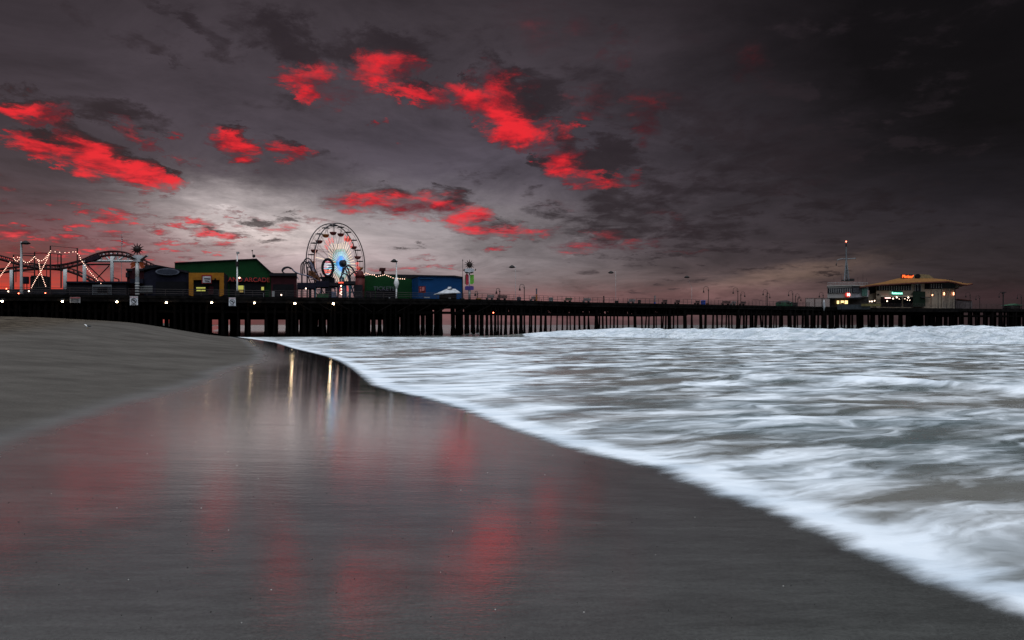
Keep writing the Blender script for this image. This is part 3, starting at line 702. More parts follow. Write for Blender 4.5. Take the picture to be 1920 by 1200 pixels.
# ------------------------------------------------------------------ signs on the deck edge
sign_w = mat('sign_white_enamel', (.60, .62, .66), .5, 0, .08); sign_k = mat('sign_black_ink', (.03, .03, .035), .6); sign_r = mat('sign_red_ink', (.35, .05, .05), .6)
def warn_sign(x0, y0, x1, y1, label):
    st = -.35; c = FA.P((x0 + x1) / 2, (y0 + y1) / 2, st); w = (FA.P(x1, y0, st) - FA.P(x0, y0, st)).length; hg = FA.P(x0, y0, st).z - FA.P(x0, y1, st).z
    t = thing('warning_sign', tuple(c), label, 'sign', 'no diving signs on the deck edge')
    m_ = MB(); FA.rect(m_, x0, y0, x1, y1, st, .06); m_.build('board', sign_w, t)
    f = c - FA.n * .03
    text_mesh('lettering', 'NO DIVING', hg * .15, f + Vector((0, 0, hg * .40)), FA.rz, sign_r, t, .01)
    m_ = MB(); R = hg * .27; pts = [f + FA.d * (R * math.cos(a)) + Vector((0, 0, R * math.sin(a) - hg * .0)) for a in np.linspace(0, 2 * math.pi, 20)[:-1]]
    m_.tube(pts, .035, 5, True)
    m_.tube([f + FA.d * (-R * .7) + Vector((0, 0, R * .7)), f + FA.d * (R * .7) + Vector((0, 0, -R * .7))], .035, 5)
    m_.build('prohibition_ring', sign_k, t)
    m_ = MB(); m_.tube([f + FA.d * (-R * .5) + Vector((0, 0, -R * .1)), f + FA.d * 0 + Vector((0, 0, R * .35)), f + FA.d * (R * .45) + Vector((0, 0, -R * .25))], [.03, .09, .05], 6); m_.sphere(f + FA.d * (R * .55) + Vector((0, 0, -R * .4)), .07, 6); m_.build('diver_symbol', sign_k, t)
    m_ = MB()
    for k in range(2): m_.box(f + Vector((0, 0, -hg * (.36 + .07 * k))), (w * .7, .02, hg * .022), FA.rz)
    m_.build('small_print', sign_k, t)
warn_sign(243.5, 555.5, 258.5, 572, 'square white no diving sign on the deck edge below the tall sun pole')
warn_sign(429, 558, 441.8, 573.5, 'square white no diving sign on the deck edge in front of the green hall')
c = FA.P(141, 562.5, -.35); t = thing('notice_board', tuple(c), 'low wide pale notice board with lines of text below the roller coaster', 'sign')
m_ = MB(); FA.rect(m_, 131, 557, 150.5, 567.5, -.35, .06); m_.build('board', mat('faded_board', (.30, .30, .30), .7), t)
m_ = MB(); FA.rect(m_, 131.5, 557.6, 150, 559.2, -.38, .02); m_.build('header', sign_r, t)
m_ = MB()
for k in range(4): FA.rect(m_, 132.5, 560.2 + 1.8 * k, 149 - (k % 2) * 2, 560.9 + 1.8 * k, -.38, .02)
m_.build('text_lines', sign_k, t)

# ------------------------------------------------------------------ goose-neck walkway lamps
def goose(px, ytop, label, back=1.0, double=False, sc=1.0, side=-1):
    q = front(px, back) if px > 900 else front(px, back); Hh_ = EYE + (HZ - ytop) / FPX * q.y - DECK
    t = thing('gooseneck_lamp', (q.x, q.y, DECK), label, 'street lamp', 'curved neck lamps along the pier')
    R = Hh_ * .13; zt = DECK + Hh_ - R
    MB().tube([(q.x, q.y, DECK), (q.x, q.y, DECK + .35), (q.x, q.y, zt - .35), (q.x, q.y, zt)], [.13, .075, .065, .045], 7).build('post', iron, t, True)
    MB().sphere((q.x, q.y, zt - .25), .13, 8).build('finial', iron, t, True)
    for sd in ((-1, 1) if double else (side,)):
        arc = [(q.x + sd * (R - R * math.cos(a)) , q.y, zt + R * math.sin(a)) for a in np.linspace(0, math.pi * 1.05, 12)]
        e_ = arc[-1]; arc.append((e_[0], q.y, e_[2] - Hh_ * .05))
        MB().tube(arc, .035, 6).build('neck', iron, t, True)
        e_ = arc[-1]; MB().tube([e_, (e_[0], e_[1], e_[2] - .12), (e_[0], e_[1], e_[2] - .42), (e_[0], e_[1], e_[2] - .5)], [.05, .10, .17, .12], 8).build('lamp_shade', iron, t, True)
        cu = [(q.x + sd * R * .1, q.y, zt - .4), (q.x + sd * R * .5, q.y, zt - .15), (q.x + sd * R * .7, q.y, zt + R * .4)]
        MB().tube(cu, .02, 4).build('scroll', iron, t)
goose(895.5, 546, 'small goose-neck lamp right beside the sun topped sign', 2)
goose(937, 540.5, 'low goose-neck lamp by a bench, right of the sun topped sign', 2)
goose(983, 533, 'tall goose-neck lamp by the grey utility boxes left on the walkway', .8)
goose(1328.5, 537, 'goose-neck lamp just right of the blue bin', .6)
goose(1383.5, 539.5, 'thick post double goose-neck lamp behind the stacked benches', .8)
goose(1389, 547, 'shorter lamp hooked to the right just behind the thick double lamp post', 10, side=1, sc=.7)
goose(1439, 543, 'pair lamp on the right pole of two before the green kiosk', .8); goose(1436.5, 550, 'thin shorter pole of the lamp pair before the green kiosk', 10, side=1)
goose(1486.5, 545, 'lamp rising out of the dark kiosk before the harbour office', .8); goose(1491.5, 550.5, 'second lamp hooked right beside the dark kiosk', 8, side=1); goose(1496, 556, 'smallest lamp hooked right beyond the dark kiosk', 11, side=1)
goose(1543.5, 548, 'lamp by the wire cage left of the harbour office', -.4)
goose(1759, 545, 'lamp post in front of the restaurant side wall', -.2); goose(1819, 547.5, 'lamp right of the restaurant roof tip', .5); goose(1837, 553.5, 'small lamp between the restaurant and the flat topped pole', 12)
goose(1881.5, 548, 'lamp with a flat cross bar near the far end of the pier', .6); goose(1915, 551, 'last lamp at the right end of the pier', .6)

# ------------------------------------------------------------------ tall light poles
def tallpole(px, ytop, hx, hy, label, back, r=.10, m=None, fat=None, banner=None):
    m = m or grey; q = FA.base(px, back) if px < 905 else front(px, back); zt = EYE + (HZ - ytop) / FPX * q.y
    t = thing('light_pole', (q.x, q.y, DECK), label, 'light pole', 'tall light poles on the pier')
    MB().tube([(q.x, q.y, DECK), (q.x, q.y, DECK + .6), (q.x, q.y, zt)], [r * 1.5, r, r * .6], 8).build('pole', m, t, True)
    hv = Vector(((hx - 960) / FPX * q.y, q.y, EYE + (HZ - hy) / FPX * q.y))
    MB().tube([(q.x, q.y, zt - .1), (hv.x, hv.y, hv.z + .18)], .02, 4).build('arm', m, t)
    MB().tube([(hv.x, hv.y, hv.z + .32), (hv.x, hv.y, hv.z + .1), (hv.x, hv.y, hv.z - .08), (hv.x, hv.y, hv.z - .2)], [.12, .42, .62, .3], 10).build('lamp_head', iron, t, True)
    if fat:
        z0, z1, z2 = [EYE + (HZ - y) / FPX * q.y for y in fat]
        MB().tube([(q.x, q.y, z0), (q.x, q.y, z1), (q.x, q.y, z2)], [.14, .42, .16], 10).build('furled_banner', white, t, True)
    return t
tallpole(40, 453, 48, 455.5, 'grey light pole standing left among the bulb strings', 3, .20)
tallpole(743.3, 487, 739, 489.5, 'white light pole with furled banner in front of the green hall by the blue hall', .8, .13, white, (541, 531, 520))
tallpole(966.5, 499, 960, 500.5, 'very thin pale light pole above the left end of the open walkway', 7, .035, grey)
tallpole(1154.5, 509, 1145.5, 511, 'very thin pale light pole on the middle of the walkway', 7, .035, grey)
tallpole(1297, 538, 1288, 519.5, 'thin stub pole and floating lamp head left of the blue bin', 7, .03, grey)
q = FA.base(444.8, .6); t = thing('light_pole', tuple(q), 'white pole with a hooded camera and loudspeakers in front of the green hall', 'light pole', 'tall light poles on the pier')
zt = EYE + (HZ - 474) / FPX * q.y
MB().tube([q, (q.x, q.y, q.z + 2.2), (q.x, q.y, zt)], [.17, .12, .07], 8).build('pole', white, t, True)
MB().box((q.x + .1, q.y, zt), (.35, .3, .28)).build('camera_hood', grey, t); MB().box((q.x, q.y, EYE + (HZ - 495) / FPX * q.y), (.38, .3, .75)).build('loudspeaker', iron, t)
MB().box((q.x, q.y, q.z + .5), (.5, .5, 1.0)).build('plinth', iron, t)
q = FA.base(867.5, 2.5); t = thing('antenna_pole', tuple(q), 'thin pole with a bird sized device at the right end of the blue hall', 'pole'); zt = EYE + (HZ - 486) / FPX * q.y
MB().tube([q, (q.x, q.y, zt)], .035, 5).build('pole', iron, t); MB().tube([(q.x, q.y, zt - .3), (q.x, q.y, zt)], [.08, .02], 6).build('sensor', iron, t)
# ------------------------------------------------------------------ buildings on the wide part of the pier
navy = mat('navy_paint', (.008, .008, .017), .7); maroon = mat('maroon_paint', (.034, .007, .010), .7); green = mat('green_corrugated', (.004, .038, .010), .6, 0, .12, .5)
yellow = mat('ochre_yellow_paint', (.28, .115, .012), .7, 0, .15); blue = mat('blue_corrugated', (.005, .048, .15), .6, 0, .10, .5); red_p = mat('red_paint', (.22, .02, .02), .7)
trim_k = mat('dark_roof_trim', (.012, .012, .016), .7); shop_y = emit('dim_yellow_shop_light', (.60, .58, .12), .55); teal = mat('teal_paint', (.02, .10, .14), .6)
roofw = mat('pale_canopy', (.35, .36, .38), .6)
def add_ribs(m, sc=14, st=.25):
    nt_ = m.node_tree; b_ = NB(nt_); P_ = nt_.nodes['Principled BSDF']; w_ = nt_.nodes.new('ShaderNodeTexWave'); w_.inputs['Scale'].default_value = sc / 6
    tc_ = nt_.nodes.new('ShaderNodeTexCoord'); nt_.links.new(b_.mp(tc_.outputs['Object'], rot=-FA.rz), w_.inputs[0]); b_.L(b_.bump(w_.outputs['Fac'], st, .1), P_.inputs['Normal'])
for m_ in (green, blue): add_ribs(m_)
def bld(name, px, st, label, cat='building', group=None, fr_=FA):
    q = fr_.base(px, st); return thing(name, tuple(q), label, cat, group)
def R_(t, name, m, x0, y0, x1, y1, st, depth, fr_=FA):
    mb = MB(); fr_.rect(mb, x0, y0, x1, y1, st, depth); return mb.build(name, m, t)
def S_(t, name, m, pts, st, depth, fr_=FA):
    mb = MB(); fr_.slab(mb, pts, st, depth); return mb.build(name, m, t)

# navy and maroon hall
t = bld('amusement_hall', 295, 9, 'dark navy and maroon hall with an oval sign, right behind the tall sun pole')
S_(t, 'wall', navy, [(270, 512), (270, None), (353, None), (353, 509.5), (325, 504), (296, 500)][:6], 9, 14)
S_(t, 'parapet', trim_k, [(268, 498.5), (268, 506), (300, 500), (352, 512), (352, 508), (325, 502.5), (293, 496.4)], 8.7, 14.5)
R_(t, 'wing', maroon, 238, 506, 269.8, 575, 9.4, 12); R_(t, 'wing_parapet', trim_k, 236, 503.5, 269.5, 507.5, 9.1, 12.6); R_(t, 'side_box', trim_k, 235.5, 511, 240, 520, 8.6, 2)
R_(t, 'awning', navy, 244, 523, 268, 531, 8.2, 1); R_(t, 'shutter', mat('slatted_shutter', (.06, .06, .065), .7), 262, 535, 286, 549, 8.8, .15)
mb = MB()
for k in range(4): FA.rect(mb, 262, 537 + 3.2 * k, 286, 537.8 + 3.2 * k, 8.7, .1)
mb.build('shutter_slats', grey, t)
R_(t, 'shopfront', black, 292, 528, 350, 575, 8.85, .12)
c = FA.P(314, 509.5, 8.55); m_ = MB(); w_ = (FA.P(336, 509, 8.5) - FA.P(291, 509, 8.5)).length / 2
pts = [c + FA.d * (w_ * math.cos(a)) + Vector((0, 0, .52 * math.sin(a))) for a in np.linspace(0, 2 * math.pi, 28)[:-1]]
m_.prism(pts, [p + FA.n * .2 for p in pts]); s_ = m_.build('oval_sign', mat('oval_sign_face', (.10, .11, .14), .6), t)
m_ = MB(); pts = [c - FA.n * .04 + FA.d * (w_ * .86 * math.cos(a)) + Vector((0, 0, .38 * math.sin(a))) for a in np.linspace(0, 2 * math.pi, 28)[:-1]]; m_.prism(pts, [p + FA.n * .03 for p in pts]); m_.build('oval_sign_panel', mat('oval_sign_dark', (.03, .035, .05), .6), t)

# yellow framed front
t = bld('arcade_front', 387, 7.5, 'ochre yellow framed arcade entrance with a red rimmed sign, between the navy and green halls')
S_(t, 'frame', yellow, [(354, 511.5), (354, 553), (362.5, 556), (362.5, 524.8), (411.5, 524.8), (411.5, 556), (419.5, 553), (419.5, 511.5)], 7.2, .5)
R_(t, 'wall', navy, 353.3, 511.6, 420, 575, 7.75, 6); R_(t, 'opening', black, 362.7, 525, 411.3, 575, 7.6, .12)
R_(t, 'lit_counter', shop_y, 368, 538.5, 385, 541, 7.45, .12); R_(t, 'lit_counter', shop_y, 368.5, 543, 385, 545.8, 7.45, .12)
R_(t, 'poster', maroon, 391, 537, 400, 552, 7.45, .1)
s_ = R_(t, 'sign', red_p, 378, 515.6, 396.5, 531.5, 6.8, .25)
R_(t, 'sign_face', mat('sign_face_pale', (.42, .40, .42), .6), 380, 518, 395, 530, 6.75, .04)
m_ = MB(); FA.slab(m_, [(383, 521), (383, 523), (394, 524), (394, 522)], 6.7, .03); FA.slab(m_, [(384, 525.5), (384, 527), (393, 528.3), (393, 527)], 6.7, .03); m_.build('sign_lettering', sign_k, t)
R_(t, 'flood_lamp', black, 402, 521.8, 404.8, 524.5, 6.9, .3)

# first green hall with arcade shopfront
t = bld('green_hall', 440, 14, 'large green hall with sloping roof and red arcade lettering, left of the ferris wheel')
S_(t, 'wall', green, [(327.5, 493), (327.5, None), (512, None), (512, 512.6), (508, 511.3), (480.5, 486)], 14, 26)
S_(t, 'roof_edge', trim_k, [(326.8, 492), (326.8, 493.4), (480.5, 486.2), (508, 511.6), (513, 512.5), (513, 511.5), (508.7, 510.3), (481, 484.6)], 13.7, 26.6)
R_(t, 'shopfront', black, 431, 529, 497, 578, 13.8, .15); R_(t, 'fascia', trim_k, 428, 520.5, 500, 528.5, 13.6, .3)
q = FA.P(450, 524.4, 13.5); text_mesh('lettering', 'PLAYLAND ARCADE', 1.02, q, FA.rz, mat('red_sign_letters', (.42, .05, .04), .5), t, .04)
R_(t, 'lit_window', shop_y, 446, 535.5, 456.5, 543, 13.6, .12); R_(t, 'lit_window', emit('dim_orange_shop_light', (.45, .30, .08), .35), 446, 544.5, 456, 548.5, 13.6, .12); R_(t, 'lit_window', shop_y, 490, 538, 494.8, 544, 13.6, .12)
mb = MB(); FA.rect(mb, 458, 536, 458.7, 550, 13.3, .1); mb.build('post', grey, t); R_(t, 'post', grey, 493.8, 550, 494.6, 557, 13.3, .1)
c = FA.P(449, 521, 13.2); MB().sphere(c, .13, 8).build('wall_lamp', small_glow, t, True)
mb = MB(); q = FA.P(474.5, 484.6, 16); z1 = FA.P(473, 470, 16); mb.tube([q, z1], .035, 5); mb.sphere(FA.P(476, 480, 16), .28, 8); mb.sphere(z1, .14, 6); mb.build('rooftop_antenna', iron, t)

# dark red building
t = bld('red_booth', 525, 12, 'low dark red building between the green hall and the looping coaster')
R_(t, 'wall', maroon, 508, 516, 556.5, 578, 12, 8); R_(t, 'roof', trim_k, 505, 511.8, 557, 517, 11.6, 9); R_(t, 'opening', black, 512, 533, 551, 578, 11.85, .12)
R_(t, 'vending_board', grey, 510, 546, 514.8, 556, 11.4, .15); MB().sphere(FA.P(527.5, 553, 10.8), .12, 8).build('wall_lamp', small_glow, t, True)

# second green hall
t = bld('green_hall', 725, 16, 'green hall with a square chimney and bulbs on its roof, right of the wheel')
S_(t, 'wall', green, [(683.5, 517.5), (683.5, None), (772.5, None), (772.5, 523.8), (752, 520), (731, 516.2), (721, 514), (706, 517.5), (697, 514.5)], 16, 22)
R_(t, 'blue_strip', blue, 772.8, 526, 784, 577, 16, 12)
R_(t, 'shopfront', black, 705, 541.5, 744, 580, 15.8, .15); R_(t, 'shopfront', black, 686, 545, 703, 580, 15.8, .15)
text_mesh('lettering', 'TICKETS', 1.0, FA.P(720, 541.3, 15.6), FA.rz, mat('dim_letters', (.10, .10, .12), .6), t, .03)
R_(t, 'chimney', mat('dark_red_brick', (.05, .012, .012), .8), 715.5, 507, 720.8, 518, 20, 1); R_(t, 'chimney_cap', mat('dark_red_brick', (.05, .012, .012), .8), 713, 502.2, 723, 507.5, 19.7, 1.8)
R_(t, 'counter_lamp', grey, 729, 557.5, 731.5, 559, 14.5, .2)
# blue hall
t = bld('blue_hall', 820, 11, 'long bright blue hall with a dark roof edge beside the sun topped banner pole')
S_(t, 'wall', blue, [(784.5, 521.5), (784.5, None), (867.3, None), (867.3, 519.8), (850, 517.6), (784.5, 516.5)], 11, 34)
S_(t, 'roof_edge', trim_k, [(704, 513.6), (704, 517), (752, 520.2), (784, 525), (784, 517.6), (850, 518.2), (855, 520), (868, 520.3), (868, 518.8), (853, 516.8)], 18.5, 24)
S_(t, 'roof_edge', trim_k, [(784, 516), (784, 517.8), (850, 518.6), (856, 520.2), (868, 520.5), (868, 518.9), (852, 516.4)], 10.7, 8)
R_(t, 'pipe', mat('dark_blue_pipe', (.01, .05, .12), .6), 788, 522, 812, 523.2, 10.8, .15)
R_(t, 'ledge', grey, 796, 556.6, 806, 558.5, 9, .4); R_(t, 'corner_trim', trim_k, 866.9, 520.4, 868, 577, 10.8, .4)
c = FA.P(791.5, 542.5, 9.2); t = thing('banner_sign', tuple(c), 'dark red square banner with pale marks hung before the blue hall', 'sign')
R_(t, 'board', mat('dark_red_board', (.12, .012, .015), .6), 785, 536.5, 798, 548.8, 9.0, .12)
m_ = MB(); FA.slab(m_, [(787, 538), (786.6, 541), (790, 540.4), (790, 537.5)], 8.93, .03); FA.slab(m_, [(791.3, 537.8), (791, 546), (795.5, 545), (796, 538)], 8.93, .03); FA.slab(m_, [(787, 542.4), (787.4, 546.6), (790, 546.4), (790, 542)], 8.93, .03); m_.build('pattern', mat('faded_pink', (.38, .12, .12), .6), t)
# kiosk
t = bld('kiosk', 843, 2.5, 'dark hut with a shallow peaked pale canopy in front of the blue hall')
R_(t, 'booth', mat('dark_brown_hut', (.02, .014, .012), .8), 829.5, 549.5, 856, 571, 2.5, 2.6)
q = FA.P(843, 541.3, 3.8); e = [FA.P(822.5, 550.2, 1.6), FA.P(863.5, 548.2, 1.6)]; e += [e[1] + FA.n * 4.4, e[0] + FA.n * 4.4]
m_ = MB(); m_.v = [tuple(v) for v in e] + [tuple(v - Vector((0, 0, .12))) for v in e] + [tuple(q + FA.d * -.4 + FA.n * .2), tuple(q + FA.d * 1.0 + FA.n * .2)]
for f in ((0, 1, 9, 8), (1, 2, 9), (2, 3, 8, 9), (3, 0, 8), (4, 5, 1, 0), (5, 6, 2, 1), (6, 7, 3, 2), (7, 4, 0, 3), (7, 6, 5, 4)): m_.face(f)
m_.build('canopy', roofw, t); MB().tube([q + Vector((0, 0, -.05)), q + Vector((0, 0, .1)), q + Vector((.3, 0, .2))], [.5, .3, .1], 8).build('vent_cap', roofw, t)
m_ = MB(); FA.rect(m_, 841, 557.5, 845, 562, 2.4, .05); m_.build('painted_mark', grey, t)
R_(t, 'side_planter', mat('dark_shrub', (.01, .02, .012), .9), 865, 559, 871, 571, 1.5, 1)

# low sheds under the coaster on the left
t = bld('shed', 185, 6, 'low dark shed with a pale slatted front and two dark windows below the coaster drop')
R_(t, 'wall', trim_k, 125, 529.5, 236, 575, 6.6, 10); R_(t, 'slatted_front', mat('pale_slats', (.16, .17, .18), .7), 173, 534, 209, 556, 6.3, .25)
m_ = MB()
for k in range(5): FA.rect(m_, 173.5, 537.5 + 3.6 * k, 208.5, 539 + 3.6 * k, 6.22, .06)
m_.build('slat_gaps', trim_k, t)
R_(t, 'window', black, 183, 539.5, 191, 548, 6.15, .1); R_(t, 'window', black, 192.5, 539.5, 200.5, 548, 6.15, .1); R_(t, 'roof', navy, 124, 527.5, 237, 530.5, 6.2, 11)
t = bld('ride_tower', 68, 8, 'dark slatted tower booth under the crossing bulb strings')
R_(t, 'wall', trim_k, 56.5, 519, 81.5, 575, 8, 3); R_(t, 'roof', trim_k, 58, 516.6, 80, 519.2, 7.8, 3.3)
m_ = MB()
for k in range(5): FA.rect(m_, 60 + 4.2 * k, 521, 61 + 4.2 * k, 552, 7.9, .08)
m_.build('panel_strips', iron, t)
t = bld('screen_box', 47, 9, 'dark square box on legs left of the tower booth'); R_(t, 'box', trim_k, 42.5, 518.5, 51.8, 532, 9, .6); R_(t, 'face', navy, 43.6, 520, 50.6, 530.5, 8.93, .05)
m_ = MB(); FA.rect(m_, 44, 532, 44.8, 575, 9.1, .2); m_.build('leg', iron, t); m_ = MB(); FA.rect(m_, 49.6, 532, 50.4, 575, 9.1, .2); m_.build('leg', iron, t)
t = bld('low_wall', 50, 5, 'low dark parapet wall along the far left of the deck with small lights', 'wall'); R_(t, 'wall', trim_k, -90, 542, 124, 575, 5, 1)
for px, py, m_ in ((15.5, 546.5, small_glow), (35, 550, lamp_red), (54, 546, small_glow), (85, 549.5, lamp_red), (12, 541.5, lamp_red)):
    MB().sphere(FA.P(px, py, 4.6), .10 if m_ is small_glow else .08, 6).build('light', m_, t, True)

# ------------------------------------------------------------------ roller coaster on the left
track = mat('coaster_track_dark', (.045, .015, .015), .6); colw = mat('coaster_column_grey', (.50, .52, .52), .6, 0, .12)
def cat(pts, n=8):
    P_ = [Vector(p) for p in pts]; P_ = [P_[0] * 2 - P_[1]] + P_ + [P_[-1] * 2 - P_[-2]]; out = []
    for i in range(1, len(P_) - 2):
        for k in range(n):
            u = k / n; a, c, d_, e_ = P_[i - 1:i + 3]
            out.append(.5 * ((2 * c) + (d_ - a) * u + (2 * a - 5 * c + 4 * d_ - e_) * u * u + (3 * c - a - 3 * d_ + e_) * u ** 3))
    return out + [P_[-2]]
t = bld('roller_coaster', 150, 14, 'roller coaster with dark curving rails on grey columns at the left of the pier', 'roller coaster')
def rails(pts, st, gauge=1.1, r=.11, rr=.20):
    P_ = cat([FA.P(x, y, st) for x, y in pts])
    L_ = [p - FA.n * gauge / 2 for p in P_]; R2 = [p + FA.n * gauge / 2 for p in P_]; lo = [p - Vector((0, 0, .55)) for p in P_]
    MB().tube(L_, r, 6).build('rail', track, t, True); MB().tube(R2, r, 6).build('rail', track, t, True); MB().tube(lo, rr, 6).build('spine', track, t, True)
    m_ = MB()
    for i in range(0, len(P_), 3): m_.tube([L_[i], lo[i], R2[i]], .06, 4)
    m_.build('track_ties', track, t)
rails([(-60, 470), (-20, 474), (0, 479), (20, 484.5), (40, 490), (60, 494), (85, 497), (110, 497), (130, 494), (155, 487.5), (175, 479), (193, 473.5), (212, 471.5), (235, 473.5), (255, 481), (275, 490), (296, 500)], 14)
rails([(-60, 512), (-20, 508), (0, 505), (30, 501), (60, 498.5), (90, 497.5), (120, 500.5), (145, 508), (170, 520), (195, 532), (215, 541)], 19)
for px, y0, y1, w_ in ((21, 506, 580, 5), (122, 503, 580, 6), (158.5, 489, 580, 6), (210, 475, 580, 6)):
    c0 = FA.P(px, y0, 15.5); b0 = FA.base(px, 15.5); MB().tube([b0, c0], w_ / FPX * b0.y / 2, 10).build('column', colw, t, True)
def strut(a, c, r, m, name, st=15.5): MB().tube([FA.P(*a, st), FA.P(*c, st)], r, 5).build(name, m, t)
strut((156, 489.5), (246, 490), .22, colw, 'chord'); strut((160, 496), (210, 496), .14, iron, 'chord')
for x0, y0, x1, y1 in ((220.5, 474, 220.5, 489), (240, 476.5, 240, 489), (212, 488, 220, 475), (222, 488, 239, 477), (192, 475, 205, 488), (190, 489, 190, 476), (163, 496, 203, 534), (205, 498, 172, 532), (246, 490, 262, 487), (208, 519, 223, 524), (223, 524, 223, 535)):
    strut((x0, y0), (x1, y1), .14 if x0 > 186 and y0 < 492 else .09, colw if y0 < 492 and x0 > 186 else iron, 'brace')
c0 = FA.P(175, 481, 14); S_(t, 'train', mat('coaster_train_dark', (.02, .012, .02), .5), [(158, 488), (172, 480.5), (184, 477), (186, 484), (174, 488.5), (160, 491)], 13.3, 1.3)

# portal frames of the ride with bulb strings
t = bld('portal_frames', 90, 7, 'thin dark portal frames of a swing ride carrying the bulb strings', 'ride frame')
for pts in ([(94.5, 543), (94.5, 461), (145, 465.5), (145, 553)], [(65, 543), (65, 472.5), (114.5, 477), (114.5, 540)], [(25.5, 543), (25.5, 478), (65, 480)], [(87.5, 540), (87.5, 495)], [(108.5, 476), (108.5, 505)], [(30, 529), (30, 481)], [(40, 509), (65, 510.5)], [(40, 474.5), (94, 476)], [(72, 540), (72, 486)]):
    MB().tube([FA.P(*p, 7) for p in pts], .10 if pts[0][1] == 543 else .055, 5).build('pipe', iron, t)
def bulbs(paths, st, label, r=.052, gap=3.4, grp='festoon bulb strings over the rides'):
    q = FA.P(*paths[0][0], st); t = thing('bulb_string', tuple(q), label, 'string lights', grp); proto = None; n_ = 0
    for pts in paths:
        P_ = [FA.P(x, y, st) for x, y in pts]; P_ = cat(P_, 10) if len(P_) > 2 else [P_[0].lerp(P_[1], k / 24) for k in range(25)]
        MB().tube(P_, .018, 4).build('cable', iron, t)
        d_ = 0; g_ = gap / FPX * q.y; nxt = 0
        for a, c in zip(P_[:-1], P_[1:]):
            L_ = (c - a).length
            while nxt <= d_ + L_ and L_ > 0 and n_ < 95:
                v = a.lerp(c, (nxt - d_) / L_) - Vector((0, 0, .1)); n_ += 1; nxt += g_ * (.85 + .3 * rb.random())
                if proto is None: proto = MB().sphere(v, r, 7).build('bulb', bulb_m, t, True); p0 = v.copy()
                else: c_ = proto.copy(); COL.objects.link(c_); c_.parent = t; c_.location = v - p0
            d_ += L_
bulb_m = emit('festoon_bulb_light', (1.0, .60, .45), 3.4)
bulbs([[(-2, 520), (20, 489)], ], 6.5, 'bulb string climbing from the left edge of the picture')
bulbs([[(25.5, 482), (31, 488.5), (36, 485.5)], [(33, 481), (41, 483)]], 6.5, 'short double bulb swag left of the grey light pole')
bulbs([[(42, 486), (47, 490.2), (51.5, 491), (56, 489), (60, 485), (65, 479.5)]], 6.5, 'bulb swag just right of the grey light pole')
bulbs([[(65, 480), (70, 486), (76, 487.8), (82, 485.5), (88, 479), (94, 469.5)]], 6.5, 'bulb swag rising to the top left of the tallest portal frame')
bulbs([[(93.5, 472), (86, 489), (76, 509), (67, 523), (58.5, 539)]], 6.4, 'long bulb string running down left in front of the tower booth')
bulbs([[(72, 486), (75.5, 505), (80, 520), (86, 536)]], 6.3, 'long bulb string running down right in front of the tower booth')
bulbs([[(95, 469), (108, 471.5), (125, 472.2), (142, 470.5)]], 6.5, 'level bulb string along the top of the tallest portal frame', gap=7.5)
bulbs([[(142, 471), (149, 478), (151, 485), (155, 490)], [(155, 490), (165, 504), (178, 519), (191, 532)]], 6.3, 'bulb string falling right along the coaster drop', gap=4)
bulbs([[(683, 513), (687, 511), (693, 513.5), (702, 514.5)], [(702, 514.5), (706, 517.5), (713, 516), (721, 514.2)], [(721, 514), (730, 517.2), (738, 520.3), (748, 521.4), (762, 522.3)]], 15, 'bulb string along the roof of the second green hall', r=.07, gap=4.2)

# flag far left
q = FA.base(228, 20); t = thing('flag_pole', tuple(q), 'small hanging striped red and white flag above the coaster hill', 'flag'); zt = FA.P(228, 439, 20).z
MB().tube([q, (q.x, q.y, zt)], .035, 5).build('pole', grey, t)
m_ = MB(); m_.cur = 0
for k in range(8):
    m_.cur = k % 2; y0 = 444 + k * 2; FA.slab(m_, [(227.6 - .2, y0), (227.4 + (k % 3) * .5, y0 + 2), (229.6 + (k % 3) * .5, y0 + 2), (229.2 + ((k + 1) % 3) * .4, y0)], 19.9, .06)
m_.build('flag', [mat('flag_red', (.30, .02, .03), .8), mat('flag_white', (.5, .45, .45), .8)], t)

# ------------------------------------------------------------------ sun topped sign poles
def sunstar(c, R, r, n, mname, name, t, rz):
    m_ = MB(); d_ = Vector((math.cos(rz), math.sin(rz), 0)); nn_ = Vector((-d_.y, d_.x, 0)); pts = []
    for k in range(n * 2):
        a = math.pi / 2 + math.pi * k / n; rad = R if k % 2 == 0 else r * .98
        if k % 2: pts.append(c + d_ * (rad * math.cos(a)) + Vector((0, 0, rad * math.sin(a))))
        else:
            for da, rr in ((-.16, r * 1.02), (0, R), (.16, r * 1.02)): pts.append(c + d_ * (rr * math.cos(a + da)) + Vector((0, 0, rr * math.sin(a + da))))
    m_.prism([p - nn_ * .1 for p in pts], [p + nn_ * .1 for p in pts])
    o = m_.build(name, mname, t); MB().sphere(c, r * .9, 12).build('sun_boss', mname, t, True); return o
dark_sun = mat('dark_bronze_sun', (.022, .014, .012), .5); fin = mat('orange_fish_paint', (.30, .06, .02), .6); cloud = mat('pale_cloud_paint', (.42, .43, .45), .6, 0, .2)
q = FA.base(257.3, .7); t = thing('sun_sign_pole', tuple(q), 'tall pale pole with spiky sun, grey cloud and orange fish before the navy hall', 'sign pole', 'sun topped sign poles')
P2 = lambda x, y, st=.7: FA.P(x, y, st)
MB().tube([q, P2(257.3, 519)], .26, 10).build('pole', mat('pole_dark_band', (.10, .11, .12), .6), t, True); MB().tube([P2(257.3, 519.2), P2(257.3, 489)], .25, 10).build('upper_pole', white, t, True)
m_ = MB()
for k in range(5): m_.tube([P2(257.3, 530 + 5 * k + 1.8), P2(257.3, 530 + 5 * k)], .275, 10)
m_.build('pole_bands', white, t)
sunstar(P2(257.3, 467.5), .93, .48, 12, dark_sun, 'sun', t, FA.rz)
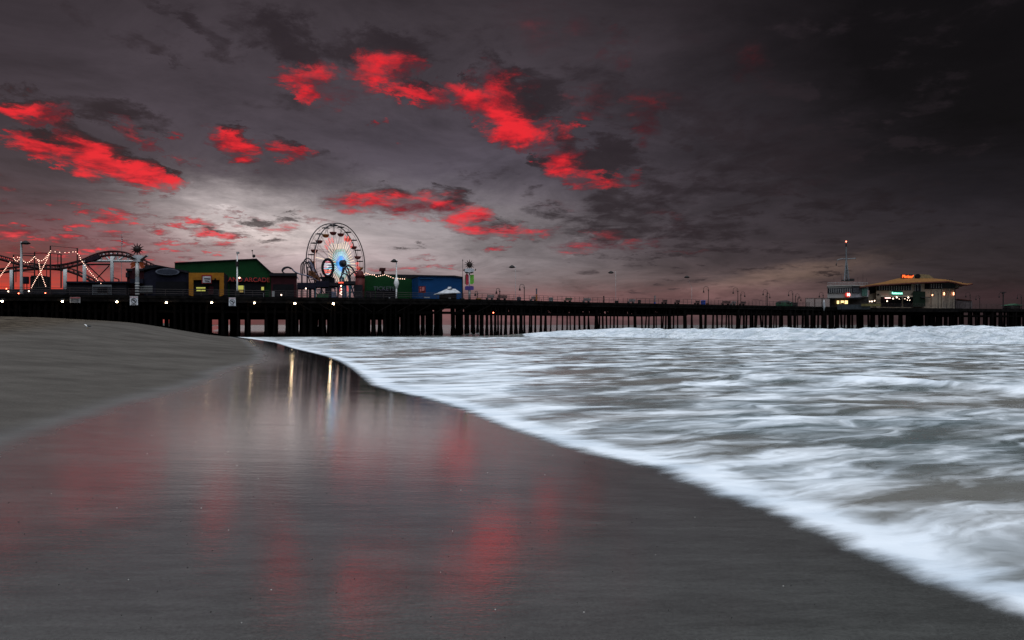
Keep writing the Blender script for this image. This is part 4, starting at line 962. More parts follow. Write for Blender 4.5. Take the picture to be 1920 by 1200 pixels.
S_(t, 'cloud', cloud, [(245, 482), (242, 484.5), (248, 486.5), (251, 490), (256, 491), (263, 490.5), (268, 487), (272, 482), (276.5, 480.5), (276, 477.5), (270, 480), (266, 479), (261, 478), (253, 478)], .35, .6)
S_(t, 'cloud_dark_shape', dark_sun, [(240, 477), (246, 480), (251, 483), (256, 485), (249, 485.5), (243, 487), (246, 484), (241, 480.5)], .2, .12); S_(t, 'cloud_dark_shape', dark_sun, [(262, 487), (268, 483), (274, 478), (276, 481), (270, 485), (275, 487), (266, 489)], .2, .12)  # dark flat shapes in front of the cloud
S_(t, 'fish', fin, [(254, 491), (247, 491.5), (243.5, 496.5), (246.5, 496), (245, 503), (249, 500.5), (252.5, 498)], .5, .35); S_(t, 'fish', fin, [(261, 491), (267, 491.5), (272.5, 496.5), (268, 496), (271, 501), (265, 503), (262, 498)], .5, .35)
S_(t, 'red_panel', maroon, [(248, 503), (248, 513), (255, 513), (255, 501)], .75, .2)
q = FA.base(880.3, .9); t = thing('sun_sign_pole', tuple(q), 'pole with spiky sun, red and green banners and purple board beside the blue hall', 'sign pole', 'sun topped sign poles')
MB().tube([q, P2(880.3, 541, .9)], .20, 10).build('pole', grey, t, True); MB().tube([P2(880.3, 541, .9), P2(880.3, 508, .9)], .11, 8).build('upper_pole', white, t, True)
sunstar(P2(880.3, 496.5, .9), .88, .42, 12, dark_sun, 'sun', t, FA.rz)
S_(t, 'cloud', cloud, [(872, 504), (871, 508.5), (874, 510.5), (879, 512), (884, 511.5), (889, 509), (889, 504.5), (884, 503.2), (877, 503.2)], .5, .4)
for x in (868.5, 890): S_(t, 'bird_ornament', dark_sun, [(x, 506.5), (x + 1.5, 508), (x + 3, 506), (x + 1.6, 503.5), (x + 1.2, 505.5)], .6, .15)
S_(t, 'cloud_dark_shape', dark_sun, [(871.5, 511), (875, 509.4), (880, 511), (885, 509.6), (889, 511.5), (884, 512.8), (880, 512.2), (875, 513.2)], .4, .1)
S_(t, 'banner', mat('banner_red', (.34, .03, .05), .7), [(873.2, 514), (873, 532), (875.5, 535), (878.7, 533), (878.6, 516), (876, 513)], .8, .1); S_(t, 'banner_figure', mat('banner_dark_green', (.05, .16, .07), .7), [(872, 516), (872, 533), (873, 533), (873.4, 516)], .8, .1)
S_(t, 'banner', mat('banner_green', (.14, .38, .05), .7), [(881.3, 515.5), (881.3, 532), (885, 533), (888.6, 531), (888.6, 515)], .8, .1)
S_(t, 'purple_board', mat('purple_board', (.06, .04, .16), .6), [(872.3, 537), (872.3, 543.5), (879, 544.3), (888.2, 543.5), (888.2, 537), (884, 536), (880, 537), (876, 536)], .6, .2)

# ------------------------------------------------------------------ ferris wheel
WC = Vector(((639 - 960) / FPX * 222, 222, 21.7)); ax = Vector((.915, -.403, 0)); tdir = Vector((.403, .915, 0)); RW = 13.0; TH = 3.06
steel = mat('wheel_steel', (.055, .050, .055), .5, .2); tubm = mat('gondola_red', (.16, .035, .03), .5); tuby = mat('gondola_yellow', (.30, .13, .03), .5); canm = mat('gondola_canopy', (.03, .03, .035), .6)
fw = thing('ferris_wheel', (WC.x, WC.y, DECK), 'tall ferris wheel with coloured light spokes and tub gondolas behind the pier halls', 'ferris wheel')
WC0 = WC - ax * TH       # rear ring centre
def rp(c, a, r): return c + tdir * (r * math.cos(a)) + Vector((0, 0, r * math.sin(a)))
for c in (WC, WC0):
    MB().tube([rp(c, a, RW) for a in np.linspace(0, 2 * math.pi, 81)[:-1]], .17, 6, True).build('rim', steel, fw, True)
    MB().tube([rp(c, a, RW - .9) for a in np.linspace(0, 2 * math.pi, 81)[:-1]], .05, 5, True).build('inner_rim', steel, fw, True)
MB().tube([WC + ax * 1.6, WC0 - ax * 1.6], .65, 14).build('axle', steel, fw, True)
MB().tube([WC + ax * .3, WC + ax * 1.5], 1.15, 16).build('hub', mat('hub_dark', (.02, .02, .03), .5), fw, True)
for k in range(40):
    a = math.pi * 2 * (k + .25) / 40
    for c in (WC, WC0):
        if k % 2 == 0 or c is WC0: MB().tube([rp(c, a, .8), rp(c, a + (.06 if k % 2 else -.06), RW)], .038, 4).build('spoke', steel, fw)
L_blue = emit('light_strip_blue', (.08, .36, .85), 1.15); L_cyan = emit('light_strip_cyan', (.36, .80, .92), 1.15); L_warm = emit('light_strip_warm', (1.0, .78, .52), 1.25); L_red = emit('light_strip_red', (1.0, .12, .10), .85); L_dim = emit('light_strip_green', (.25, .75, .55), 1.2)
for k in range(40):
    a = math.pi * 2 * (k + .5) / 40; mb = MB(); wv_ = .5 + .5 * math.cos(5 * a + .6)
    segs = [(1.1, 2.6, 0), (2.6, 3.9 + .4 * wv_, 1), (4.0 + .4 * wv_, 4.6 + .5 * wv_, 4), (4.7 + .5 * wv_, 6.4 + 1.4 * wv_, 2)]
    if wv_ > .45: segs.append((6.6 + 1.3 * wv_, 8.0 + 2.2 * wv_, 3))
    if k == 19: segs = [(1.1, 2.6, 0), (2.7, 12.4, 2)]
    for r0, r1, m in segs:
        mb.cur = m; mb.tube([rp(WC + ax * .12, a, r0), rp(WC + ax * .12, a, r1)], (.08, .08, .06, .09, .06)[m], 4)
        if m == 3:
            for s_ in (-.045, .045): mb.tube([rp(WC + ax * .12, a + s_, r0 + .3), rp(WC + ax * .12, a + s_, r1 - .3)], .07, 4)
    mb.build('light_strip', [L_blue, L_cyan, L_warm, L_red, L_dim], fw)
# rim lights on the left arc of the front ring
mb = MB(); mb.tube([rp(WC + ax * .1, a, RW - .25) for a in np.linspace(math.radians(165), math.radians(205), 14)], .05, 4); mb.build('rim_light', emit('rim_light_pink', (1.0, .5, .42), .8), fw)
gm = WC - ax * (TH / 2); proto = None
for k in range(20):
    a = 2 * math.pi * (k + .5) / 20; h = rp(gm, a, RW - .55)
    mb = MB(); mb.tube([h - ax * TH / 2, h + ax * TH / 2], .05, 4); mb.build('axle_bar', steel, fw)
    g = bpy.data.objects.new('gondola', None)
    q = h - Vector((0, 0, 2.35)); rr = 1.12
    mb = MB(); mb.tube([q + Vector((0, 0, -.85)), q + Vector((0, 0, -.6)), q + Vector((0, 0, -.1)), q + Vector((0, 0, .12))], [.45, .85, rr, rr + .05], 12)
    o1 = mb.build('gondola', tubm if k % 3 else tuby, fw, True)
    # canopy and hanger struts are sub-parts of the tub
    mc = MB(); mc.tube([h + Vector((0, 0, .12)), h + Vector((0, 0, -.02)), h + Vector((0, 0, -.22))], [.15, .8, 1.25], 12)
    oc = mc.build('canopy', canm, fw, True); oc.parent = o1
    mh = MB()
    for s_ in range(1):
        an = 0; mh.tube([q + Vector((0, 0, .1)), h], .05, 5)
    oh = mh.build('hanger', steel, fw); oh.parent = o1
    bpy.data.objects.remove(g)
for c, s_ in ((WC + ax * 1.2, 1), (WC0 - ax * 1.2, -1)):
    for dd in (-6.5, 6.5):
        MB().tube([c, Vector((c.x, c.y, DECK)) + tdir * dd + ax * (s_ * 1.5)], .22, 6).build('support_leg', mat('support_blue', (.02, .04, .08), .5), fw)

# ------------------------------------------------------------------ rides around the wheel foot
trk = mat('loop_track_violet', (.16, .16, .22), .5); trk2 = mat('loop_track_dark', (.035, .03, .04), .5); cart = mat('ride_red', (.20, .03, .03), .5)
t = bld('loop_coaster', 560, 24, 'small looping coaster of pale and dark tubes left of the ferris wheel', 'roller coaster')
for pts, st, m, r in (
    ([(556, 514), (545, 515), (534, 513), (529, 507.5), (532, 502.5), (539, 500.6), (546, 503), (552, 509), (558, 512.5), (568, 515), (578, 518), (585, 521)], 24, trk2, .12),
    ([(556, 516), (546, 517), (535, 514.6), (530.2, 508.5), (534, 503.8), (540, 502), (546, 504.4)], 25.2, trk2, .10),
    ([(564.5, 516), (564.3, 500), (566, 494), (570, 490.5), (574, 491), (578, 496), (583, 505), (587, 516)], 26, trk2, .12),
    ([(567.5, 516), (567.8, 500), (569.5, 492), (572.5, 486), (577, 484.2), (582, 487), (587, 496), (592, 508), (598, 520)], 27, trk2, .12),
    ([(571.5, 513), (570.3, 503), (571.5, 495), (575, 491.5), (580, 494), (584, 503), (587, 512), (588, 521)], 24.6, trk2, .10),
    ([(578, 489), (583, 493), (587, 501), (590, 510), (596, 519)], 23.6, trk, .10), ([(580, 492), (584, 499), (586.5, 508), (587.5, 519)], 23, trk, .08),
    ([(548, 506), (556, 511), (566, 515), (576, 517), (588, 522), (602, 530), (616, 536)], 22.5, trk, .09), ([(544, 513), (552, 520), (555, 527)], 22, trk, .07), ([(548, 512), (556, 518), (560, 524)], 22, trk, .07),
    ([(600, 512), (606, 524), (612, 533), (626, 538), (644, 536), (652, 528)], 23, trk2, .10), ([(590, 516), (598, 528), (612, 538), (630, 541)], 24, trk2, .09)):
    MB().tube(cat([FA.P(x, y, st) for x, y in pts]), r, 6).build('track', m, t, True)
for x, y0 in ((566, 514), (576, 500), (590, 520), (603, 526), (618, 535)): MB().tube([FA.base(x, 25), FA.P(x, y0, 25)], .14, 6).build('column', trk2, t)
for x, y in ((583, 512), (587, 514), (591, 520), (596, 524)): MB().box(FA.P(x, y, 23), (.9, 1.1, .8), FA.rz).build('car', mat('car_brown', (.14, .06, .03), .5), t)
# round spinning ride
t = bld('round_ride', 615, 20, 'round dark spinning wheel ride with striped coloured lights in front of the ferris wheel', 'ride')
c = FA.P(614.6, 502, 20); R1_, R2_ = 9.6 / FPX * c.y, 15.8 / FPX * c.y
MB().tube([c + tdir * .0 + FA.d * (R1_ * math.cos(a)) + Vector((0, 0, R2_ * math.sin(a))) for a in np.linspace(0, 2 * math.pi, 41)[:-1]], .26, 6, True).build('ring', trim_k, t, True)
m_ = MB()
for k in range(22):
    a = 2 * math.pi * k / 22; m_ = MB(); e_ = lambda f: c + FA.d * (R1_ * f * math.cos(a)) + Vector((0, 0, (R2_ * f) * math.sin(a)))
    m_.tube([e_(1.0), e_(1.16)], [.2, .12], 5); m_.build('pod', trim_k, t)
for k, yy in enumerate((491, 495, 499, 503, 507, 510.5, 514)):
    f = math.sqrt(max(0, 1 - ((yy - 502) / 15.8) ** 2)) * 8.6
    MB().tube([FA.P(614.6 - f, yy, 20), FA.P(614.6 + f, yy + .4, 20)], .085, 5).build('light_bar', emit('bar_light_' + ('pink', 'pale', 'pale', 'cyan', 'red', 'red', 'pale')[k], [(1, .2, .3), (.8, .85, 1), (.8, .85, 1), (.25, .75, 1), (1, .15, .1), (1, .15, .1), (.8, .85, 1)][k], .75), t)
MB().tube([FA.base(614.6, 20.5), FA.P(614.6, 517, 20.5)], .5, 8).build('pedestal', trim_k, t)
S_(t, 'base', trim_k, [(600, 519), (604, 524), (604, 540), (628, 540), (628, 522), (622, 518)], 20.8, 2)
# arch ride and red round ride at right of wheel foot
t = bld('arch_ride', 655, 18, 'dark arched tubes over the foot of the ferris wheel', 'ride')
for pts, r in (([(643, 512), (646, 503), (651, 498.5), (656, 499), (661, 504), (666, 512), (672, 520)], .16), ([(650, 500), (654, 508), (655, 518), (656, 528)], .13), ([(655, 520), (660, 513), (668, 509), (676, 511), (682, 517)], .12), ([(636, 524), (641, 516), (646, 513), (652, 517)], .10), ([(666, 514), (672, 511), (678, 514), (682, 522)], .1)):
    MB().tube(cat([FA.P(x, y, 18) for x, y in pts]), r, 6).build('tube', trk2, t, True)
for x in (643, 656, 672): MB().tube([FA.base(x, 18.3), FA.P(x, 520, 18.3)], .2, 6).build('column', teal, t)
t = bld('round_booth', 676, 13, 'dark red round topped booth left of the second green hall')
c = FA.base(675, 15); rr = 8.6 / FPX * c.y
MB().tube([c, c + Vector((0, 0, FA.P(675, 520, 15).z - DECK))], rr, 16).build('wall', mat('dark_red_booth', (.07, .012, .012), .6), t, True)
zt = FA.P(675, 521, 15).z; MB().tube([(c.x, c.y, zt), (c.x, c.y, zt + .5), (c.x, c.y, zt + 1.1), (c.x, c.y, zt + 1.4)], [rr * 1.06, rr * .95, rr * .6, rr * .1], 16).build('dome', mat('dark_red_booth', (.07, .012, .012), .6), t, True)
m_ = MB(); FA.rect(m_, 671, 540, 679, 575, 12.9, .15); m_.build('opening', black, t)
# booths and counters below the wheel
t = bld('game_booths', 610, 12, 'dark row of game booths with teal posts and open lit gaps below the ferris wheel')
for x0, y0, x1 in ((557, 530, 592), (592.5, 527, 617), (617.5, 530, 634), (634.5, 528, 646), (646.5, 527, 666)):
    R_(t, 'canopy', navy if x0 < 600 else trim_k, x0, y0, x1, y0 + (11 if x0 < 600 else 6), 11.7, 4)
for x, m, w_ in ((556.8, trim_k, 2), (579, trim_k, 5), (590.5, teal, 2.2), (617, trim_k, 5), (632.5, trim_k, 2.6), (645.6, mat('post_blue', (.02, .05, .10), .5), 4.5), (664, trim_k, 16)):
    R_(t, 'post', m, x, 534, x + w_, 575, 11.9, .5)
R_(t, 'counter', trim_k, 557, 557.5, 684, 577, 11.5, .5); R_(t, 'counter', mat('counter_green', (.03, .08, .04), .7), 594, 551, 616, 560, 12.1, .6)
R_(t, 'notice', mat('notice_blue', (.10, .11, .20), .6), 621.8, 547, 630, 557.5, 11.3, .15)
m_ = MB()
for k in range(4): FA.rect(m_, 623, 548.3 + 2.4 * k, 629, 549 + 2.4 * k, 11.25, .03)
m_.build('notice_text', grey, t)
R_(t, 'lit_sign', emit('red_lit_sign', (1.0, .10, .05), 1.2), 634.5, 528.6, 644, 531, 11.3, .2)
for k, (x, y) in enumerate(((639.5, 536), (640, 542), (640, 547), (640, 552), (573.5, 541), (638, 550))): MB().sphere(FA.P(x, y, 11), .11, 6).build('lamp', small_glow if k % 2 == 0 else bulb_m, t, True)
m_ = MB(); FA.rect(m_, 558, 545.2, 577.5, 545.8, 13, .1); FA.rect(m_, 568.6, 545.8, 569.2, 556, 13, .1); m_.build('mesh_bar', trim_k, t)

# ------------------------------------------------------------------ benches, bins and boxes on the walkway
benchm = mat('bench_grey', (.17, .18, .18), .7); benchd = mat('bench_dark', (.025, .022, .022), .7); bluep = mat('bin_blue', (.02, .06, .30), .5); greenp = mat('box_green', (.03, .09, .05), .6)
def bench(px, wpx, label, m, back=2.2, hback=.95):
    q = front(px, back); w_ = wpx / FPX * q.y; rz = math.atan2((front(px + 5) - front(px - 5)).y, (front(px + 5) - front(px - 5)).x)
    d_ = Vector((math.cos(rz), math.sin(rz), 0)); n_ = Vector((-d_.y, d_.x, 0)); q = Vector((q.x, q.y, DECK))
    t = thing('bench', tuple(q), label, 'bench', 'benches on the walkway')
    m_ = MB()
    for k in range(3): m_.box(q + n_ * (-.15 + .17 * k) + Vector((0, 0, .46)), (w_, .14, .05), rz)
    m_.build('seat', m, t)
    m_ = MB()
    for k in range(3): m_.box(q - n_ * (.3 + .03 * k) + Vector((0, 0, .62 + .14 * k)), (w_, .05, .12), rz)
    m_.build('backrest', m, t)
    for s_ in (-.35, .35): MB().box(q + d_ * (w_ * s_) + Vector((0, 0, .23)), (.16, .5, .46), rz).build('leg', m, t)
bench(918, 16, 'pale bench right of the sun topped sign', benchm, 1.2); bench(940, 22, 'low dark bench by the small goose-neck lamp', benchd, .9)
bench(1000, 15, 'pale low bench between the goose-neck lamp and the orange based post', benchm); bench(1064, 17, 'low green grey bench right of the utility box', greenp, 3)
bench(1099, 17, 'grey bench left of the tall thin post', benchm); bench(1183, 15, 'grey bench right of the thin light pole', benchm); bench(1245, 10, 'short dark bench right of the blue footed post', benchd)
bench(1269, 10, 'small dark bench left of the blue bin, next to a second one', benchd); bench(1306, 10, 'dark bench just left of the blue bin', benchd); bench(1374, 11, 'pale bench left of the thick double lamp post', benchm); bench(1391, 12, 'grey bench right of the thick double lamp post', benchd)
bench(1360, 20, 'long low dark bench between two goose-neck lamps', benchd, 1)
def binbox(name, px, wpx, y0, label, cat_, m, back=1.2, lid=None, dep=.6):
    q = front(px, back); w_ = wpx / FPX * q.y; z1 = EYE + (HZ - y0) / FPX * q.y; t = thing(name, (q.x, q.y, DECK), label, cat_)
    MB().tube([(q.x, q.y, DECK), (q.x, q.y, DECK + .1), (q.x, q.y, z1 - .12), (q.x, q.y, z1 - .1)], [w_ * .5, w_ * .53, w_ * .56, w_ * .5], 10).build('body', m, t)
    MB().tube([(q.x, q.y, z1 - .12), (q.x, q.y, z1 - .04), (q.x, q.y, z1)], [w_ * .6, w_ * .58, w_ * .3], 10).build('lid', lid or m, t)
binbox('blue_bin', 1318.5, 8, 563.2, 'bright blue bin beside the goose-neck lamp', 'bin', bluep)
binbox('utility_box', 1033, 7, 557.5, 'grey utility drum on the open walkway', 'box', benchm); binbox('utility_box', 1198.5, 5, 562, 'narrow dark drum right of the grey bench', 'box', benchd)
binbox('litter_bin', 973, 7, 557, 'dark blue grey bin left of the tall goose-neck lamp', 'bin', mat('bin_slate', (.03, .035, .05), .6)); binbox('litter_bin', 1156, 6, 563.5, 'small dark drum at the foot of the thin light pole', 'bin', benchd)
binbox('litter_bin', 1326, 4, 568, 'small orange tub right of the blue bin', 'bin', mat('orange_tub', (.25, .08, .03), .6)); binbox('litter_bin', 897, 9, 559, 'low orange brown tub below the small lamp by the sun sign', 'bin', mat('ochre_tub', (.18, .09, .02), .6), .7)
def marker(px, y0, ymid, label, ma, mb_, w=.12):
    q = front(px, 1.2); z1 = EYE + (HZ - y0) / FPX * q.y; zm = EYE + (HZ - ymid) / FPX * q.y; t = thing('marker_post', (q.x, q.y, DECK), label, 'post')
    MB().tube([(q.x, q.y, DECK), (q.x, q.y, zm)], w * 1.3, 8).build('base', mb_, t); MB().tube([(q.x, q.y, zm), (q.x, q.y, z1 - .3), (q.x, q.y, z1)], [w, w, w * 1.3], 8).build('shaft', ma, t)
marker(1006, 541, 552, 'stout grey post with an orange base on the open walkway', mat('post_slate', (.08, .08, .10), .6), mat('post_orange', (.35, .12, .04), .6)); marker(1132, 555, 562, 'dark leaning post standing by the railing in mid walkway', benchd, benchd, .10)
marker(1228, 554.5, 567, 'grey post with a blue foot on the walkway', benchm, bluep)
# green kiosk, dark kiosk, cage
t = thing('storage_kiosk', tuple(front(1470, 3)), 'low dark green covered kiosk on the walkway left of the tall lamp', 'kiosk')
m_ = MB(); q0, q1 = front(1461, 3), front(1479, 3); rz = math.atan2((q1 - q0).y, (q1 - q0).x); mid = (q0 + q1) / 2
m_.box(mid + Vector((0, 0, .5)), ((q1 - q0).length, 2, 1.0), rz); m_.build('body', greenp, t)
m_ = MB(); m_.prism([mid + Vector((-1.5, -1.2, 1.0)), mid + Vector((1.5, -1.2, 1.0)), mid + Vector((.7, 0, 1.5)), mid + Vector((-.9, 0, 1.4))], [mid + Vector((-1.5, 1.2, 1.0)), mid + Vector((1.5, 1.2, 1.0)), mid + Vector((.7, .3, 1.5)), mid + Vector((-.9, .3, 1.4))]); m_.build('cover', benchd, t)
MB().sphere(mid + Vector((.9, -1.1, .95)), .12, 6).build('lamp', mat('reflector', (.4, .5, .45), .4), t)
t = thing('fence_block', tuple(front(1488, 2)), 'dark plinth around the foot of the tall lamp left of the harbour office', 'plinth')
MB().box(front(1488, 2) + Vector((0, 0, .45)), (1.2, 1.2, .9)).build('block', benchd, t)
MB().box(front(1488, 2) + Vector((0, 0, .93)), (1.4, 1.4, .08)).build('cap', benchd, t)
# ------------------------------------------------------------------ harbour office (right)
cream = mat('cream_stucco', (.33, .265, .20), .8, 0, .12); creamw = mat('pale_office_wall', (.33, .31, .29), .8, 0, .10); roofm = mat('orange_roof_tile', (.15, .068, .018), .7, 0, .2); eavem = mat('dark_red_eave', (.07, .02, .015), .7)
framew = mat('window_frame_pale', (.38, .37, .36), .6, 0, .1); light_or = emit('wall_lamp_orange', (1.0, .42, .22), 5.0)
B = FB
def RB(t, name, m, x0, y0, x1, y1, st, depth): return R_(t, name, m, x0, y0, x1, y1, st, depth, FB)
def SB(t, name, m, pts, st, depth): return S_(t, name, m, pts, st, depth, FB)
def windows_row(t, x0, x1, y0, y1, st, n, fm=None, gap=.22):
    for i in range(n):
        a = x0 + (x1 - x0) * i / n; c = x0 + (x1 - x0) * (i + 1) / n; g_ = (c - a) * gap / 2
        w_ = RB(t, 'window', dglass, a + g_, y0, c - g_, y1, st, .08); 
        m_ = MB(); FB.slab(m_, [(c - g_, y0), (c - g_, y1), (c + g_ * .6, y1), (c + g_ * .6, y0)], st - .06, .12)
        o = m_.build('window_frame', fm or framew, t); o.parent = w_
t = bld('harbour_office', 1590, 2, 'two storey pale harbour office with dark window band, a tall mast on its roof', 'building', None, FB)
SB(t, 'upper_wall', creamw, [(1551.5, 537), (1551.5, 559), (1597, 558), (1597, 535.3)], 1.8, 9); SB(t, 'upper_side_wall', mat('office_side_wall', (.30, .29, .31), .8), [(1597.2, 535.3), (1597.2, 558), (1628, 556.5), (1628, 537)], 2.0, 9)
SB(t, 'lower_wall', mat('office_dark_base', (.05, .045, .045), .8), [(1556, 559), (1556, None), (1627, None), (1627, 556.5)], 3.5, 7)
SB(t, 'window_band', black, [(1552, 540.6), (1552, 550.2), (1614, 548.6), (1614, 538.2)], 1.68, .1); windows_row(t, 1552.5, 1596, 540.8, 549.4, 1.55, 13); windows_row(t, 1598, 1614, 539.2, 548.6, 1.6, 8, mat('dim_frame', (.16, .16, .18), .6))
SB(t, 'roof_slab', creamw, [(1550.8, 535.4), (1550.8, 537), (1597, 535.6), (1628, 537), (1628, 535.8), (1597, 533.8)], 1.5, 9.6)
RB(t, 'glazed_bay', mat('sea_green_glass', (.06, .12, .10), .3), 1616, 541, 1626, 555, 1.6, .3)
for k, x in enumerate((1569.2, 1576.5, 1583.8)): RB(t, 'lit_window', emit('warm_window_light', (1.0, .72, .30), 1.9), x, 563.8 - .15 * k, x + (4.2 if k == 0 else 5.8), 569.6, 3.2, .1)
RB(t, 'shelf', mat('shelf_brown', (.10, .05, .02), .7), 1577, 567.6, 1582, 569.8, 3.1, .08)
RB(t, 'balcony_slab', trim_k, 1551, 558.6, 1616, 559.8, 1.0, 3)
c = FB.P(1590.3, 552.8, 1.3); m_ = MB(); pts = [c + FB.d * (.72 * math.cos(a)) + Vector((0, 0, .58 * math.sin(a))) for a in np.linspace(0, 2 * math.pi, 16)[:-1]]; m_.prism(pts, [p + FB.n * .2 for p in pts]); sg_ = m_.build('round_sign', emit('red_sign_glow', (.9, .06, .04), .5), t)
text_mesh('sign_figures', '10', .95, c - FB.n * .06, FB.rz, emit('sign_figures_glow', (1.0, .72, .66), 2.6), t, .02, off=.02)
# roof railing and aerials
for y_ in (529.2, 532.0): MB().tube([FB.P(1552, y_ + 1, 2), FB.P(1597, y_, 2), FB.P(1627, y_ + .8, 2)], .03, 4).build('roof_rail', grey, t)
for k in range(16): x = 1552 + 75 * k / 15; MB().tube([FB.P(x, 536, 2.05), FB.P(x, 529.8, 2.05)], .025, 4).build('rail_post', grey, t)
for x, y0, y1 in ((1563.5, 521, 526), (1577.5, 516, 535), (1608.5, 520, 535), (1618, 514, 529), (1625, 522, 536)): MB().tube([FB.P(x, y1, 3), FB.P(x, y0, 3)], .03, 4).build('aerial', iron, t)
q = FB.P(1587.5, 528, 4); t = thing('signal_mast', tuple(q), 'tall tripod signal mast with yard arm and red top light on the harbour office', 'mast')
top = FB.P(1586.8, 485, 4); tip = FB.P(1586.5, 453, 4); mst = mat('mast_grey', (.14, .15, .16), .5)
for dxp, dy_ in ((-4.5, -.8), (4.8, -.8), (0, 1.6)): MB().tube([FB.P(1587.3 + dxp, 526, 4 + dy_), top], .13, 6).build('leg', mst, t)
MB().tube([q, top, FB.P(1586.6, 470, 4), tip], [.24, .20, .15, .09], 7).build('mast', mst, t); MB().tube([FB.P(1570, 487.5, 4), FB.P(1580, 485, 4), FB.P(1587, 485.8, 4), FB.P(1604, 484.5, 4)], .12, 5).build('yard_arm', mst, t)
MB().tube([FB.P(1570, 487.5, 4), FB.P(1568.5, 494, 4)], .03, 4).build('halyard', mst, t); MB().tube([FB.P(1568.4, 493, 4), FB.P(1567.9, 496, 4), FB.P(1567.8, 498.5, 4)], [.05, .14, .06], 6).build('signal_cone', iron, t)
MB().tube([FB.P(1604, 483, 4), FB.P(1604, 486.5, 4)], .07, 5).build('yard_end', mst, t)
MB().tube([FB.P(1586.6, 462.5, 4), FB.P(1586.6, 457, 4)], .16, 7).build('mast_drum', iron, t)
for a_, c_ in (((1583.5, 515), (1590.5, 515)), ((1584.4, 506), (1589.5, 506)), ((1585.3, 497), (1588.6, 497))): MB().tube([FB.P(*a_, 3.5), FB.P(*c_, 3.5)], .05, 4).build('cross_tie', mst, t)
m_ = MB(); FB.slab(m_, [(1578, 524.5), (1578, 526.2), (1599, 526.2), (1599, 524)], 3.2, 1.8); m_.build('platform', iron, t)
MB().box(FB.P(1595.8, 525, 3.2), (1.2, .8, .6), FB.rz).build('equipment_box', iron, t)
MB().sphere(tip, .17, 8).build('top_light', emit('mast_light_red', (1.0, .20, .12), 6.0), t, True)
# wire cage
q = FB.base(1523, -2.2); t = thing('wire_cage', tuple(q), 'pale wire mesh cage between the last walkway lamp and the harbour office', 'fence')
meshm = bpy.data.materials.new('wire_mesh'); meshm.use_nodes = True; b = NB(meshm.node_tree); P_ = meshm.node_tree.nodes['Principled BSDF']; P_.inputs['Base Color'].default_value = (.32, .28, .26, 1); P_.inputs['Alpha'].default_value = .42
for x0, x1 in ((1510.5, 1527), (1528.2, 1541), (1541.8, 1556)):
    RB(t, 'mesh_panel', meshm, x0, 559.2, x1, 575, -1.0, .03)
    for x in (x0, x1): MB().tube([FB.P(x, 577, -1.02), FB.P(x, 559, -1.02)], .045, 5).build('post', iron, t)
    MB().tube([FB.P(x0, 559.2, -1.02), FB.P(x1, 559, -1.02)], .04, 5).build('top_bar', iron, t)
t = thing('life_ring_stand', tuple(FB.base(1545, -1.6)), 'pale furled parasol left of the office steps', 'parasol')
MB().tube([FB.P(1545, 583, -1.6), FB.P(1545, 574, -1.6), FB.P(1545, 567, -1.6), FB.P(1544.9, 562, -1.6)], [.08, .30, .22, .05], 8).build('furled_canopy', roofw, t, True)
MB().tube([FB.base(1545, -1.6), FB.P(1545, 570, -1.6)], .04, 5).build('pole', iron, t)
t.name = 'furled_parasol'
t = thing('market_stalls', tuple(FB.base(1600, -.8)), 'low dark terrace screen with dim boards in front of the harbour office', 'screen')
RB(t, 'screen', mat('screen_dark', (.03, .035, .04), .8), 1570, 571, 1632, 580, -.2, .3); RB(t, 'panel', mat('screen_olive', (.12, .10, .04), .8), 1615, 569.5, 1652, 574, -.6, .15)
t.name = 'terrace_screen'

# ------------------------------------------------------------------ restaurant
t = bld('restaurant', 1715, 3, 'two storey cream restaurant with a wide orange hipped roof and neon signs', 'building', None, FB)
SB(t, 'wall', cream, [(1643, 537), (1643, None), (1766, None), (1766, 531), (1700, 533)], 3, 16)
SB(t, 'side_wall', mat('side_wall_dim', (.30, .25, .20), .8), [(1766.2, 541), (1766.2, None), (1790, None), (1790, 541)], 3.6, 14); SB(t, 'side_gallery', mat('gallery_dark', (.035, .04, .045), .6), [(1766.2, 531), (1766.2, 541), (1790.5, 541), (1790.5, 529.5)], 3.4, 13)
SB(t, 'annex_wall', cream, [(1628, 553), (1628, None), (1642.6, None), (1642.6, 548)], 4.2, 9)
SB(t, 'annex_window', dglass, [(1630, 538), (1630, 552), (1641, 552), (1641, 536.5)], 4.4, .2)
# hipped roof: front eave, upper ridge, mirrored behind
eave = [(1612, 537), (1640, 533.6), (1675, 531.4), (1705, 529.6), (1740, 528), (1778, 526.6), (1790, 528.5), (1803, 532), (1813, 533.2), (1823.5, 530.8)]
ridge = [(1640, 532.2), (1658, 528.5), (1672, 524.5), (1688, 521), (1705, 520), (1735, 520), (1752, 522.2), (1776, 524.2), (1790, 527.2), (1812, 531.5)]
m_ = MB(); E0 = [FB.P(x, y, 1.2) for x, y in eave]; R0_ = [FB.P(x, y, 7.0) for x, y in ridge]; R1_ = [v + FB.ext * 8 for v in R0_]; E1 = [v + FB.ext * 20 for v in E0]
o_ = 0; m_.v = [tuple(v) for L_ in (E0, R0_, R1_, E1) for v in L_] + [tuple(v - Vector((0, 0, .10))) for v in E1] + [tuple(v - Vector((0, 0, .10))) for v in E0]
n_ = len(eave)
for r_ in range(6):
    for i in range(n_ - 1):
        a_ = r_ * n_ + i; c_ = ((r_ + 1) % 6) * n_ + i; m_.face((a_, a_ + 1, c_ + 1, c_))
m_.face([k * n_ for k in range(6)]); m_.face([k * n_ + n_ - 1 for k in reversed(range(6))]); m_.build('roof', roofm, t)
for i_, (L_, r) in enumerate(((E0, .17), (E1, .17))): MB().tube([v - Vector((0, 0, .25)) for v in L_], r, 5).build('eave', eavem, t)
